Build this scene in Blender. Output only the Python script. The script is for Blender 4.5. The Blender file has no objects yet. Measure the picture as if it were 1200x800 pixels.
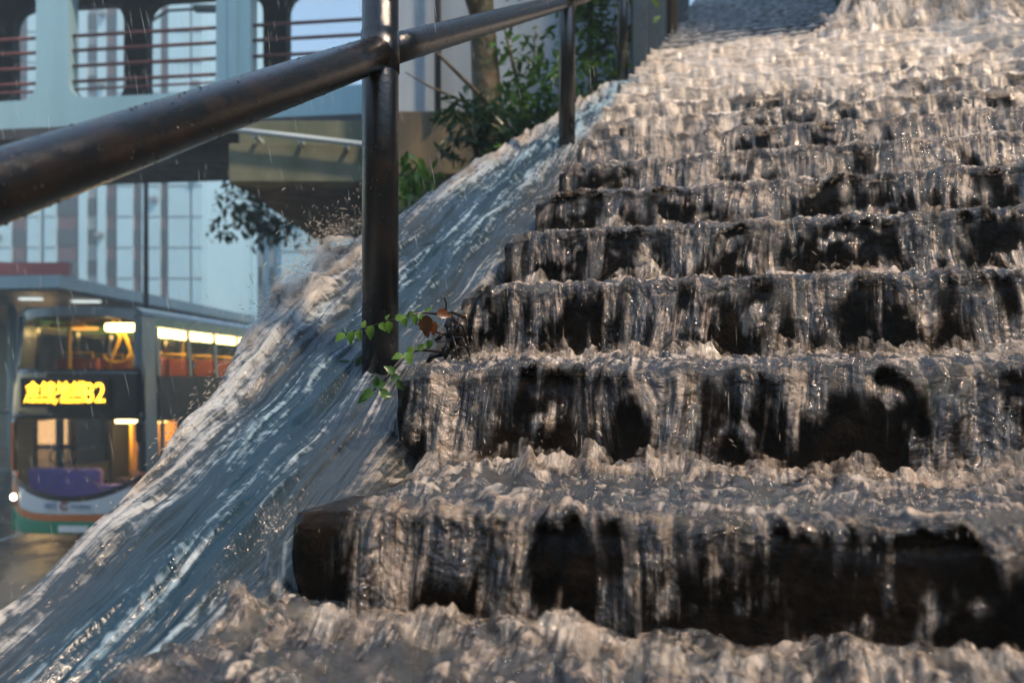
import bpy, math, random
import numpy as np
from mathutils import Vector, Matrix
random.seed(7)
rng = np.random.default_rng(11)
R_ = math.radians
scene = bpy.context.scene
COL = scene.collection

# ------------------------------------------------------------------ frame of the place
F = 934.0                                   # focal length in photo pixels, horizon at y = 445
PSI = R_(15.0)
S = np.array([math.sin(PSI), math.cos(PSI)])        # up the stairs
N = np.array([math.cos(PSI), -math.sin(PSI)])       # across the stairs, to the right
P1 = np.array([-0.263, 0.946])                      # left corner of the first full step
RISE, RUN, Z1 = 0.16, 0.3137, -0.157
SLOPE = RISE / RUN
ROAD = -3.1

def uvz(u, v, z):
    """stair coordinates (arrays or floats) -> world"""
    return (P1[0] + u * S[0] + v * N[0], P1[1] + u * S[1] + v * N[1], z)
def W(u, v, z):
    return Vector(uvz(u, v, z))
def at(px, py, d):
    return Vector(((px - 600) / F * d, d, (445 - py) / F * d))
def plane_z(u):
    return Z1 - 0.5 * RISE + SLOPE * u

# ------------------------------------------------------------------ objects and tags
def tag(o, label=None, cat=None, group=None, kind=None):
    if label: o['label'] = label
    if cat: o['category'] = cat
    if group: o['group'] = group
    if kind: o['kind'] = kind
    return o
def empty(name, loc=(0, 0, 0), rz=0.0):
    o = bpy.data.objects.new(name, None); COL.objects.link(o)
    o.location = loc; o.rotation_euler = (0, 0, rz)
    o.empty_display_size = 0.1
    return o
def link(name, me, mat=None, parent=None, smooth=False):
    o = bpy.data.objects.new(name, me); COL.objects.link(o)
    if mat: me.materials.append(mat)
    if parent: o.parent = parent
    if smooth: me.polygons.foreach_set('use_smooth', [True] * len(me.polygons))
    return o

class MB:
    def __init__(s): s.v = []; s.f = []
    def add(s, vs, fs):
        b = len(s.v); s.v += [tuple(p) for p in vs]; s.f += [tuple(i + b for i in f) for f in fs]; return s
    def box(s, x0, x1, y0, y1, z0, z1, bev=0.0):
        if bev <= 0:
            vs = [(x, y, z) for z in (z0, z1) for y in (y0, y1) for x in (x0, x1)]
            fs = [(0, 2, 3, 1), (4, 5, 7, 6), (0, 1, 5, 4), (2, 6, 7, 3), (0, 4, 6, 2), (1, 3, 7, 5)]
            return s.add(vs, fs)
        import bmesh
        bm = bmesh.new(); bmesh.ops.create_cube(bm, size=1.0)
        for q in bm.verts:
            q.co = Vector((x0 + (q.co.x + .5) * (x1 - x0), y0 + (q.co.y + .5) * (y1 - y0), z0 + (q.co.z + .5) * (z1 - z0)))
        bmesh.ops.bevel(bm, geom=bm.edges[:], offset=bev, segments=2, affect='EDGES', profile=.6)
        bm.verts.index_update()
        s.add([q.co[:] for q in bm.verts], [[q.index for q in f.verts] for f in bm.faces]); bm.free()
        return s
    def tube(s, pts, rad, n=12, cap=True):
        pts = [Vector(p) for p in pts]
        if not isinstance(rad, (list, tuple)): rad = [rad] * len(pts)
        b = len(s.v); up = Vector((0, 0, 1)); rings = []
        for i, p in enumerate(pts):
            t = (pts[min(i + 1, len(pts) - 1)] - pts[max(i - 1, 0)]).normalized()
            a = t.cross(up if abs(t.z) < .95 else Vector((1, 0, 0))).normalized(); c = t.cross(a)
            for j in range(n):
                w = 2 * math.pi * j / n
                s.v.append(tuple(p + rad[i] * (math.cos(w) * a + math.sin(w) * c)))
        for i in range(len(pts) - 1):
            for j in range(n):
                j2 = (j + 1) % n
                s.f.append((b + i * n + j, b + i * n + j2, b + (i + 1) * n + j2, b + (i + 1) * n + j))
        if cap:
            s.f.append(tuple(b + j for j in range(n))[::-1]); s.f.append(tuple(b + (len(pts) - 1) * n + j for j in range(n)))
        return s
    def prism(s, poly, off):
        """poly: 3D loop, off: thickness vector"""
        off = Vector(off); n = len(poly); poly = [Vector(p) for p in poly]
        vs = poly + [p + off for p in poly]
        fs = [tuple(range(n))[::-1], tuple(range(n, 2 * n))] + [(i, (i + 1) % n, (i + 1) % n + n, i + n) for i in range(n)]
        return s.add(vs, fs)
    def build(s, name, mat, parent=None, smooth=False, auto=None):
        me = bpy.data.meshes.new(name); me.from_pydata(s.v, [], s.f); me.update()
        o = link(name, me, mat, parent, smooth)
        return o

def grid_mesh(name, X, Y, Z, attrs=None, uv=None, mat=None, parent=None):
    """smooth grid from 2-D arrays; attrs float per vertex; uv (U, V) metres"""
    r, c = X.shape
    co = np.stack([X, Y, Z], -1).reshape(-1, 3).astype(np.float32)
    idx = np.arange(r * c).reshape(r, c)
    q = np.stack([idx[:-1, :-1], idx[:-1, 1:], idx[1:, 1:], idx[1:, :-1]], -1).reshape(-1, 4)
    me = bpy.data.meshes.new(name)
    me.vertices.add(r * c); me.vertices.foreach_set('co', co.ravel())
    nf = len(q); me.loops.add(nf * 4); me.loops.foreach_set('vertex_index', q.ravel().astype(np.int32))
    me.polygons.add(nf); me.polygons.foreach_set('loop_start', (np.arange(nf) * 4).astype(np.int32))
    me.polygons.foreach_set('use_smooth', np.ones(nf, bool))
    me.update(calc_edges=True)
    for k, a in (attrs or {}).items():
        at_ = me.attributes.new(k, 'FLOAT', 'POINT'); at_.data.foreach_set('value', a.ravel().astype(np.float32))
    if uv is not None:
        at_ = me.attributes.new('flow', 'FLOAT_VECTOR', 'POINT')
        vv = np.stack([uv[0], uv[1], np.zeros_like(uv[0])], -1).reshape(-1, 3).astype(np.float32)
        at_.data.foreach_set('vector', vv.ravel())
    return link(name, me, mat, parent)

def tri_soup(name, V_, F_, mat, parent=None, smooth=True):
    me = bpy.data.meshes.new(name)
    V_ = np.asarray(V_, np.float32).reshape(-1, 3); F_ = np.asarray(F_, np.int32)
    k = F_.shape[1]
    me.vertices.add(len(V_)); me.vertices.foreach_set('co', V_.ravel())
    me.loops.add(F_.size); me.loops.foreach_set('vertex_index', F_.ravel())
    me.polygons.add(len(F_)); me.polygons.foreach_set('loop_start', (np.arange(len(F_)) * k).astype(np.int32))
    me.polygons.foreach_set('use_smooth', np.full(len(F_), smooth))
    me.update(calc_edges=True)
    return link(name, me, mat, parent)

# ------------------------------------------------------------------ numpy noise
_P = {}
def _tab(seed):
    if seed not in _P:
        g = np.random.default_rng(1000 + seed); p = g.permutation(1024); a = g.random(1024) * 2 * np.pi
        _P[seed] = (p, np.cos(a), np.sin(a))
    return _P[seed]
def perlin(x, y, seed=0):
    p, gx, gy = _tab(seed)
    x, y = np.broadcast_arrays(np.asarray(x, float), np.asarray(y, float))
    xi = np.floor(x).astype(int); yi = np.floor(y).astype(int); xf = x - xi; yf = y - yi
    u = xf * xf * xf * (xf * (xf * 6 - 15) + 10); w = yf * yf * yf * (yf * (yf * 6 - 15) + 10)
    def g(i, j):
        h = p[(p[(xi + i) & 1023] + yi + j) & 1023]
        return gx[h] * (xf - i) + gy[h] * (yf - j)
    a = g(0, 0) + u * (g(1, 0) - g(0, 0)); b = g(0, 1) + u * (g(1, 1) - g(0, 1))
    return (a + w * (b - a)) * 1.5
def fbm(x, y, seed=0, o=4, gain=.5):
    s = 0; a = 1.0; f = 1.0
    for i in range(o):
        s = s + a * perlin(x * f, y * f, seed + i); a *= gain; f *= 2.03
    return s
def ridge(x, y, seed=0, o=3):
    s = 0; a = 1.0; f = 1.0
    for i in range(o):
        s = s + a * (1 - 2.2 * np.abs(perlin(x * f, y * f, seed + i))); a *= .5; f *= 2.1
    return s
def ss(a, b, x):
    t = np.clip((x - a) / (b - a), 0, 1); return t * t * (3 - 2 * t)

# ------------------------------------------------------------------ materials
class NT:
    def __init__(s, name):
        s.m = bpy.data.materials.new(name); s.m.use_nodes = True; s.t = s.m.node_tree; s.t.nodes.clear()
        s.out = s.n('ShaderNodeOutputMaterial')
    def n(s, typ, **kw):
        nd = s.t.nodes.new(typ)
        for k, v in kw.items():
            if hasattr(nd, k): setattr(nd, k, v)
        return nd
    def l(s, a, b): s.t.links.new(a, b)
    def math(s, op, a, b=None, c=None, clamp=False):
        nd = s.n('ShaderNodeMath', operation=op); nd.use_clamp = clamp
        for i, q in enumerate((a, b, c)):
            if q is None: continue
            if isinstance(q, (int, float)): nd.inputs[i].default_value = q
            else: s.l(q, nd.inputs[i])
        return nd.outputs[0]
    def ramp(s, x, a, b, lo=0.0, hi=1.0):
        nd = s.n('ShaderNodeMapRange', interpolation_type='SMOOTHSTEP')
        s.l(x, nd.inputs['Value'])
        for k, v in (('From Min', a), ('From Max', b), ('To Min', lo), ('To Max', hi)): nd.inputs[k].default_value = v
        return nd.outputs['Result']
    def mix(s, f, a, b):
        nd = s.n('ShaderNodeMix', data_type='RGBA')
        for i, q in ((0, f), (6, a), (7, b)):
            if isinstance(q, (int, float)): nd.inputs[i].default_value = q
            elif isinstance(q, tuple): nd.inputs[i].default_value = (*q, 1)
            else: s.l(q, nd.inputs[i])
        return nd.outputs[2]
    def noise(s, vec, scale, detail=3, rough=.55, dist=0.0):
        nd = s.n('ShaderNodeTexNoise'); nd.inputs['Scale'].default_value = scale
        nd.inputs['Detail'].default_value = detail; nd.inputs['Roughness'].default_value = rough
        nd.inputs['Distortion'].default_value = dist
        if vec is not None: s.l(vec, nd.inputs['Vector'])
        return nd.outputs['Fac']
    def scalev(s, vec, sc, loc=(0, 0, 0)):
        nd = s.n('ShaderNodeMapping'); s.l(vec, nd.inputs['Vector'])
        nd.inputs['Scale'].default_value = sc; nd.inputs['Location'].default_value = loc
        return nd.outputs[0]
    def bump(s, h, strength, dist, normal=None):
        nd = s.n('ShaderNodeBump'); nd.inputs['Strength'].default_value = strength; nd.inputs['Distance'].default_value = dist
        s.l(h, nd.inputs['Height'])
        if normal is not None: s.l(normal, nd.inputs['Normal'])
        return nd.outputs[0]
    def bsdf(s, color=(.5, .5, .5), rough=.5, metal=0.0, spec=.5, ior=1.45, normal=None, **kw):
        nd = s.n('ShaderNodeBsdfPrincipled')
        for k, q in (('Base Color', color), ('Roughness', rough), ('Metallic', metal), ('Specular IOR Level', spec), ('IOR', ior)):
            if isinstance(q, tuple): nd.inputs[k].default_value = (*q, 1)
            elif isinstance(q, (int, float)): nd.inputs[k].default_value = q
            else: s.l(q, nd.inputs[k])
        if normal is not None: s.l(normal, nd.inputs['Normal'])
        for k, q in kw.items(): nd.inputs[k].default_value = q
        return nd
    def done(s, shader, disp=None):
        s.l(shader, s.out.inputs['Surface']); return s.m

def simple(name, color, rough=.5, metal=0.0, var=.25, scale=3.0, bump=.15, bscale=30, dist=.01, color2=None, streak=False, coat=0.0, spec=.5):
    t = NT(name); tc = t.n('ShaderNodeTexCoord').outputs['Object']
    vec = t.scalev(tc, (1, 1, .18)) if streak else tc
    nz = t.ramp(t.noise(vec, scale, 5, .6), .3, .7)
    c2 = color2 or tuple(c * (1 - var) for c in color)
    col = t.mix(nz, color, c2)
    b = t.bump(t.noise(tc, bscale, 4), bump, dist)
    rg = t.ramp(t.noise(tc, scale * 2.3, 3), .3, .7, rough * .75, min(1, rough * 1.3))
    p = t.bsdf(col, rg, metal, spec=spec, normal=b, **({'Coat Weight': coat, 'Coat Roughness': .08} if coat else {}))
    return t.done(p.outputs[0])
def emis(name, color, strength, base=(.1, .1, .1)):
    t = NT(name); p = t.bsdf(base, .5)
    p.inputs['Emission Color'].default_value = (*color, 1); p.inputs['Emission Strength'].default_value = strength
    return t.done(p.outputs[0])
def glass(name, tint=(.8, .85, .88), alpha=.35, rough=.03, base=(.02, .025, .03)):
    t = NT(name); tr = t.n('ShaderNodeBsdfTransparent'); tr.inputs[0].default_value = (*tint, 1)
    tc = t.n('ShaderNodeTexCoord').outputs['Object']
    nz = t.bump(t.noise(tc, 60, 3), .12, .004)
    p = t.bsdf(base, rough, normal=nz)
    mx = t.n('ShaderNodeMixShader'); mx.inputs[0].default_value = alpha
    t.l(tr.outputs[0], mx.inputs[1]); t.l(p.outputs[0], mx.inputs[2])
    return t.done(mx.outputs[0])

SILT = (.35, .265, .18)
def water_mat(name, clear, foamA, foamB, along=14, across=210, bumpd=.0035, sheen=.07, alpha_bias=0.0, blue=None, iso=1.1, contrast=3.4, glint=.085, gd=.0075, frough=.13):
    """turbulent water: attr foam = how aerated, attr cov = how much of a curtain is there"""
    t = NT(name)
    fl = t.n('ShaderNodeAttribute', attribute_name='flow').outputs['Vector']
    foam = t.n('ShaderNodeAttribute', attribute_name='foam').outputs['Fac']
    cov = t.n('ShaderNodeAttribute', attribute_name='cov').outputs['Fac']
    st = t.noise(t.scalev(fl, (across, along, 1)), 1.0, 4, .6, .25)
    st2 = t.noise(t.scalev(fl, (across * .33, along * .5, 1), (3, 7, 0)), 1.0, 4, .6, .5)
    gr = t.noise(fl, 150, 3, .6)
    gr2 = t.noise(fl, 52, 3, .55, .8)
    mixn = t.math('ADD', t.math('MULTIPLY', st, .34), t.math('ADD', t.math('MULTIPLY', st2, .38), t.math('MULTIPLY', gr2, .28)))
    fm = t.math('ADD', foam, t.math('MULTIPLY', t.math('SUBTRACT', mixn, .5), contrast))
    fmask = t.ramp(fm, .20, 1.15)
    fc = t.mix(t.ramp(t.noise(fl, 9, 4, .6, .4), .35, .65), foamA, foamB)
    silt = t.n('ShaderNodeAttribute', attribute_name='silt').outputs['Fac']
    fc = t.mix(silt, fc, SILT)
    cc = clear
    if blue is not None:
        tone = t.n('ShaderNodeAttribute', attribute_name='tone').outputs['Fac']
        cc = t.mix(tone, clear, blue[0]); fc = t.mix(tone, fc, blue[1])
    h = t.math('ADD', t.math('MULTIPLY', st, .8), t.math('ADD', t.math('MULTIPLY', gr2, iso), t.math('MULTIPLY', gr, .30 * iso)))
    bn = t.bump(h, 1.0, bumpd)
    wat = t.bsdf(cc, sheen, ior=1.34, normal=bn)
    wat.inputs['Specular IOR Level'].default_value = .75
    fo = t.bsdf(fc, frough, ior=1.36, spec=.8, normal=bn)
    fo.inputs['Subsurface Weight'].default_value = 0.0
    tl = t.n('ShaderNodeBsdfTranslucent'); t.l(fc, tl.inputs[0])
    m0 = t.n('ShaderNodeMixShader'); m0.inputs[0].default_value = .3
    t.l(fo.outputs[0], m0.inputs[1]); t.l(tl.outputs[0], m0.inputs[2])
    m1 = t.n('ShaderNodeMixShader'); t.l(fmask, m1.inputs[0]); t.l(wat.outputs[0], m1.inputs[1]); t.l(m0.outputs[0], m1.inputs[2])
    gb = t.bump(t.math('ADD', t.math('MULTIPLY', gr, .8), t.math('ADD', t.math('MULTIPLY', gr2, .9), t.math('MULTIPLY', st, .8))), 1.0, gd)
    gl = t.n('ShaderNodeBsdfGlossy'); gl.inputs['Roughness'].default_value = .09; gl.inputs['Color'].default_value = (1, 1, 1, 1); t.l(gb, gl.inputs['Normal'])
    m1b = t.n('ShaderNodeMixShader'); m1b.inputs[0].default_value = glint; t.l(m1.outputs[0], m1b.inputs[1]); t.l(gl.outputs[0], m1b.inputs[2]); m1 = m1b
    tr = t.n('ShaderNodeBsdfTransparent')
    al = t.ramp(t.math('ADD', cov, t.math('MULTIPLY', t.math('SUBTRACT', t.math('ADD', t.math('MULTIPLY', st, .65), t.math('MULTIPLY', st2, .35)), .5 - alpha_bias), 1.7)), .22, 1.05)
    full = t.ramp(cov, .9, 1.0)
    al = t.math('MAXIMUM', al, full)
    m2 = t.n('ShaderNodeMixShader'); t.l(al, m2.inputs[0]); t.l(tr.outputs[0], m2.inputs[1]); t.l(m1.outputs[0], m2.inputs[2])
    return t.done(m2.outputs[0])

M = {}
M['water'] = water_mat('muddy_water', (.016, .013, .010), (.68, .60, .50), (.48, .37, .27), along=7, across=120, bumpd=.0045, contrast=6.0, iso=2.0)
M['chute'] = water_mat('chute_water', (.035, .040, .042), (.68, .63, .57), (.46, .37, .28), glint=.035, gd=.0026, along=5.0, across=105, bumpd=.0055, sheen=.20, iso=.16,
                       blue=((.006, .024, .040), (.36, .52, .62)), contrast=7.0)  # blue pair: reflected sky painted into the water and foam colours
M['froth'] = water_mat('frothing_water', (.05, .045, .038), (.92, .87, .80), (.78, .67, .54), glint=.008, gd=.002, frough=.5, along=5, across=55, bumpd=.004, sheen=.2, iso=.8, contrast=3.4)
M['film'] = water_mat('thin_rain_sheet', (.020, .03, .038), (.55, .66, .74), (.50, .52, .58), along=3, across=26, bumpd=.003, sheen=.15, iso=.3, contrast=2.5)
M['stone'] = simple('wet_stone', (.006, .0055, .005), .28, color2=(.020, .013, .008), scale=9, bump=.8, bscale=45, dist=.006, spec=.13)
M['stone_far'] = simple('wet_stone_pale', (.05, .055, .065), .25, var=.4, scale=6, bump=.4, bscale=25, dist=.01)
M['concrete'] = simple('wet_concrete', (.12, .11, .10), .35, var=.4, scale=4, bump=.5, bscale=30, dist=.006)
SKY_STR, SUN_STR, EXPO, HAZE, DENOISE = 0.135, 4.4, 1.0, .006, True
# ================================================================== staircase
WST = 2.35
stair = tag(empty('stone_staircase', W(0, 0, Z1 - RISE)), 'long dark wet stone staircase under the flood, climbing away to the upper right', 'staircase')
def stair_child(o):
    o.parent = stair; o.matrix_parent_inverse = Matrix.Translation(-stair.location); return o
def step_mesh(k, v0, v1, far=False):
    """one stone block with worn, slightly uneven edges"""
    u0 = (k - 1) * RUN; z1 = Z1 + (k - 1) * RISE; z0 = z1 - RISE - .03; dep = RUN + .06
    # closed profile (u, z) subdivided, swept across v
    prof = []
    def seg(a, b, n):
        for i in range(n): prof.append((a[0] + (b[0] - a[0]) * i / n, a[1] + (b[1] - a[1]) * i / n))
    b = .012
    seg((u0 + .006, z0), (u0, z1 - b), 3 if far else 9); seg((u0, z1 - b), (u0 + b, z1), 1 if far else 4)
    seg((u0 + b, z1), (u0 + dep, z1), 2 if far else 8); seg((u0 + dep, z1), (u0 + dep, z0), 1); prof.append((u0 + dep, z0))
    pu = np.array([q[0] for q in prof] + [prof[0][0]]); pz = np.array([q[1] for q in prof] + [prof[0][1]])
    nv = 8 if far else 140
    v = np.linspace(v0, v1, nv)
    U = np.repeat(pu[:, None], nv, 1); Z = np.repeat(pz[:, None], nv, 1); V = np.repeat(v[None, :], len(pu), 0)
    if not far:
        a = .006
        U = U + a * fbm(V * 9 + k * 7, Z * 22, 40 + k % 5, 3); Z = Z + a * .35 * fbm(V * 7 + k * 5, U * 20, 50 + k % 5, 3)
        e = ss(.05, 0, V - v0); U = U + .006 * e * (pu[:, None] < u0 + .05) * (1 + fbm(Z * 30, V * 30, 44, 2)); Z = Z - .003 * e
        # wear: chipped block joint
        j = np.abs(((V + .37 * k) % .62) - .31) > .302
        U = U + .012 * j * (pu[:, None] < u0 + .05)
    X, Y, Zw = uvz(U, V, Z)
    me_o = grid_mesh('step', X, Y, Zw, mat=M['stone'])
    # caps
    me = me_o.data
    import bmesh
    bm = bmesh.new(); bm.from_mesh(me); bm.verts.ensure_lookup_table(); n = len(pu)
    for c in (0, nv - 1):
        vs = [bm.verts[i * nv + c] for i in range(n - 1)]
        f = bm.faces.new(vs if c else vs[::-1]); f.smooth = False
    bmesh.ops.recalc_face_normals(bm, faces=bm.faces)
    bm.to_mesh(me); bm.free()
    return stair_child(me_o)
for k in range(-2, 17): step_mesh(k, 0, WST)
for k in range(17, 48): step_mesh(k, .02, 1.95, True)

# ================================================================== flood water on the steps
def vgrid(vmin, vmax, sp): return np.linspace(vmin, vmax, max(20, int((vmax - vmin) / sp)))
flood = []
def water_step(k):
    u0 = (k - 1) * RUN; z1 = Z1 + (k - 1) * RISE
    d = max(.62, P1[1] + u0 * S[1] - .25)
    far = k >= 17
    sp = max(.0019, .0017 * d) * (1.6 if far else 1)
    H = float(ss(3.5, 9.5, k)); HH = float(ss(8, 13, k))
    if far: H, HH = .25, 0.0       # how heavy the flow is
    vm = {0: 1.0, 1: 1.15, 2: 1.4, 3: 1.75}.get(k, WST)
    v = vgrid(0.0 if k > 0 else -.03, vm, sp) if not far else vgrid(.03, 1.94, sp)
    na = int((RUN + .02) / sp); nt = int((RISE + .09) / sp)
    a = np.linspace(RUN + .02, 0, na)                     # tread: distance behind the nose
    tt = np.linspace(0, 1, nt + 1)[1:]
    sd = 17.3 * k
    # ---- tread sheet
    A, V = np.meshgrid(a, v, indexing='ij')
    wq = .02 * perlin(V * 11 + sd, A * 14, 6)
    wav = fbm((V + wq) * 17 + sd, (A - wq) * 24 + sd, 1, 4, .5)
    chop = ridge((V + wq) * 20 + sd, A * 36 + .8 * perlin(V * 9, A * 9, 7), 3, 2)
    foot = np.exp(-(((A - (RUN - .075 - .02 * perlin(V * 8 + sd, 0 * V, 5))) / (.055 + .02 * H)) ** 2))
    burst = np.clip((ridge(V * 11 + sd, A * 9 + sd, 9, 4) * (1 - .75 * HH) + HH * .8 * fbm(V * 5 + sd, A * 6, 10, 3, .45)) * .55 + .25 + .7 * perlin(V * 5 + sd, A * 0 + k, 12), 0, 2)
    amp = .0095 * (1 - .45 * HH) + .005 * H
    hgt = .020 + .010 * H + amp * wav + .0046 * chop * (1 - .5 * HH) + .0021 * (1 - .7 * HH) * fbm((V + wq) * 48 + sd, (A - wq) * 75, 13, 2)
    hgt = hgt + foot * burst * (1 + .25 * np.clip(perlin(V * 40 + sd, A * 30, 8), -1, 1)) * (.022 + .014 * H) + HH * .022 * np.clip(fbm(V * 3.8 + sd, A * 5, 14, 3, .4), -.3, 1)
    hgt = hgt - .006 * ss(.07, 0, A)
    hgt = np.maximum(hgt, .009)
    if k == 0: burst = burst * .28
    if k == 0: hgt = .034 + (hgt - .016) * 1.0 + .013 * np.clip(fbm(V * 8, A * 12, 77, 3, .4), -.4, 1) + .008
    # left end: thin film only over the block corner on the lowest steps
    bare = (ss(.13, .03, V) if k in (1,) else ss(.05, .0, V)) * (1 - H) * (k > 0)
    hgt = hgt * (1 - .8 * bare)
    Ut = u0 + A; Zt = z1 + hgt
    chan = fbm(V * 2.1 + .12 * k, 0 * V + .25 * k, 180, 2)
    if far: hgt = .008 + .003 * wav * np.exp(-(A / .1) ** 2)
    foam_t = .08 + .55 * wav + .35 * chan * (H + .3) + foot * .50 * burst + .85 * H + .65 * HH + .14 * chop * (.5 + H) - .25 * bare + .20 * np.exp(-(A / .035) ** 2)
    if k == 0: foam_t = foam_t + .04
    # ---- curtain
    ch2 = chan[-1][None, :]
    T, V2 = np.meshgrid(tt, v, indexing='ij')
    drift = V2 + .03 * T * perlin(V2 * 6 + sd, T * 0, 21)
    vx = .5 + .5 * np.clip(fbm(drift * 7 + sd, 0 * T, 22, 3) + .25, -.8, 1)
    Xr = (.022 + .058 * vx) * (1 + .25 * H)
    h0 = hgt[-1][None, :]
    drop = RISE + h0 - .004
    s1 = perlin(drift * 34 + sd, T * 2.2, 23); s2 = perlin(drift * 90 + sd, T * 3.5, 24); s4 = perlin(drift * 120, T * 9 + 2 * perlin(drift * 20, T * 2, 27), 26); s3 = perlin(drift * 15 + sd, T * 2.6, 25)
    env = ss(0, .25, T)
    Uc = u0 - Xr * T ** .85 - env * ((.0065 * s1 + .0028 * s2 + .0016 * s4) * (1 - .6 * HH) + .007 * s3 * (1 + H - 1.1 * HH)) - .006 * np.sin(np.pi * np.clip(T * 3, 0, 1))
    Zc = z1 + h0 - drop * T ** 1.7 + .004 * env * s1 * (1 - T)
    # coverage
    fing = fbm(drift * 8.5 + sd, T * .7 + sd, 31, 3, .6); fine = fbm(drift * 42 + sd, T * 1.4, 33, 2)
    lump = fbm(drift * 13 + sd * 2, T * 2.6 + sd, 35, 3, .6)
    L = .28 + .042 * min(k, 5) + .45 * ch2 + .80 * fing + .16 * fine + .42 * H + .8 * HH
    cov = ss(-.25, .60, L - T * .95 + .25)
    cov = np.maximum(cov * .74, .70 * ss(-.05, .95, lump + .22 * H + .5 * HH))
    cov = np.maximum(cov, ss(.20 - .11 * H, .03 - .015 * H, T) * .92)
    cov = cov + .10 * s1 + .10 * fine + .06 * s4
    cov = np.clip(cov * 1.1 + .08 + .16 * H + .12 * HH + .30 * ch2 * H, .07 + .16 * H + .08 * HH, .90)
    end = ss(.93, 1.0, T); cov = np.maximum(cov, .55 * end)
    bare2 = bare[-1][None, :] * (1 if k == 1 else .6)
    cov = cov * (1 - .93 * bare2)
    foam_c = .30 + .30 * ch2 * (H + .4) + .34 * lump + .22 * fing + .14 * s1 + .36 * H + .55 * HH + .15 * end + .10 * T
    if far: Uc = u0 - .018 * ss(0, .12, T) + .014 * ss(.15, .3, T) - .003 * s3; cov = np.clip(.88 * ss(.22, .13, T) + .22 + .25 * fing - .1 * T, .10, .88); foam_c = 1.0 * ss(.22, .13, T) + .35 + .3 * fing; foam_t = .9 + .2 * wav
    U_ = np.vstack([Ut, Uc]); Z_ = np.vstack([Zt, Zc]); VV = np.vstack([V, V2])
    X, Y, Zw = uvz(U_, VV, Z_)
    cv = np.vstack([np.ones_like(A) * (1 - .6 * bare), cov])
    # blend opacity softly from tread to curtain
    al = np.vstack([A * 0 - A, T * (RISE + .04)])
    al2 = np.vstack([-A * 2.2, T * (RISE + .04)])   # ripples on the tread are shorter than the falling threads
    g = grid_mesh('floodwater', X, Y, Zw, {'foam': np.vstack([foam_t, foam_c]), 'cov': cv, 'tone': cv * 0 + .9, 'silt': np.vstack([.0 * A, (.95 - .55 * H - .15 * HH) * np.ones_like(T)])}, ((VV + .02 * perlin(VV * 8, U_ * 8, 61) + .014 * perlin(VV * 9, (al2 + sd) * 7, 62)) * (1 - .45 * HH), (al2 + sd) * (1 - .45 * HH)), M['film'] if far else M['froth'] if k >= 8 else M['water'])
    tag(g, kind='structure'); flood.append(g)
    # ---- strands and drops torn off the curtain
    if far: return
    sa = (a > RUN - .19) & (a < RUN - .015); st_ = 2 if k > 3 else 1
    for i_ in range(2):
        Vf = V[sa][:, ::st_]; Af = A[sa][:, ::st_]; nf_ = fbm(Vf * 15 + i_ * 5 + sd, Af * 16, 170 + i_, 4, .42)
        ft = np.exp(-(((Af - (RUN - .085)) / .05) ** 2)); bf = np.clip(burst[sa][:, ::st_], 0, 1.5)
        X, Y, Zw = uvz(u0 + Af - .01 * i_, Vf, z1 + hgt[sa][:, ::st_] + (.006 + .008 * i_) * (.5 + bf) * ft * (1 + .6 * nf_))
        g = grid_mesh('floodwater', X, Y, Zw, {'foam': .8 + .3 * nf_, 'cov': np.clip((.42 - .16 * i_ + .55 * nf_) * ss(.15, .8, ft), 0, .85), 'silt': 0 * nf_ + .25}, (Vf + i_, Af * 1.3), M['water'])
        tag(g, kind='structure')
    n = int({0: 0, 1: 150, 2: 170, 3: 200}.get(k, 200)) if k < 13 else 60
    r = np.random.default_rng(k + 90)
    for i in range(n):
        t_ = r.random() ** .7; j = r.integers(0, len(v)); ti = min(int(t_ * len(tt)), len(tt) - 1)
        if r.random() > cov[ti, j] * 1.25: continue
        uu = Uc[ti, j] - r.random() ** 2 * .02; zz = Zc[ti, j]; ln = (.004 + .014 * r.random()) * (.4 + t_); w = (.0003 + .0008 * r.random() ** 4) * max(1, d * .75); ln *= .35 + r.random() ** 2
        drops.append((uu, v[j], zz, -.25 * (1 - t_), .12 * (r.random() - .5), -1.0, ln, w))
    for i in range(500 if k < 7 else 0):                     # beads riding over the nose
        j = r.integers(0, len(v)); ti = int(len(tt) * .22 * r.random() ** 1.5)
        if cov[ti, j] < .5: continue
        q_ = (.0004 + .0007 * r.random() ** 2) * max(1, d * .7)
        drops.append((Uc[ti, j] - .001, v[j], Zc[ti, j] + .001, 0, .1 * r.normal(), -1, q_ * (1.5 + 2.5 * r.random()), q_))
    for i in range(int(150 + 200 * H)):                     # splash drops leaping at the foot of the riser above
        j = r.integers(0, len(v)); ia = int(na * (.12 + .22 * r.random())); b_ = burst[ia, j]
        if b_ < .5: continue
        hh = r.random() ** 2.2 * (.05 + .03 * H)
        drops.append((u0 + a[ia], v[j], z1 + hgt[ia, j] + hh, r.normal() * .5, r.normal() * .6, .4 + r.random(), .002 + .007 * r.random() ** 2, (.0005 + .0010 * r.random() ** 2) * max(1, d * .7)))
drops = []
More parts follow.
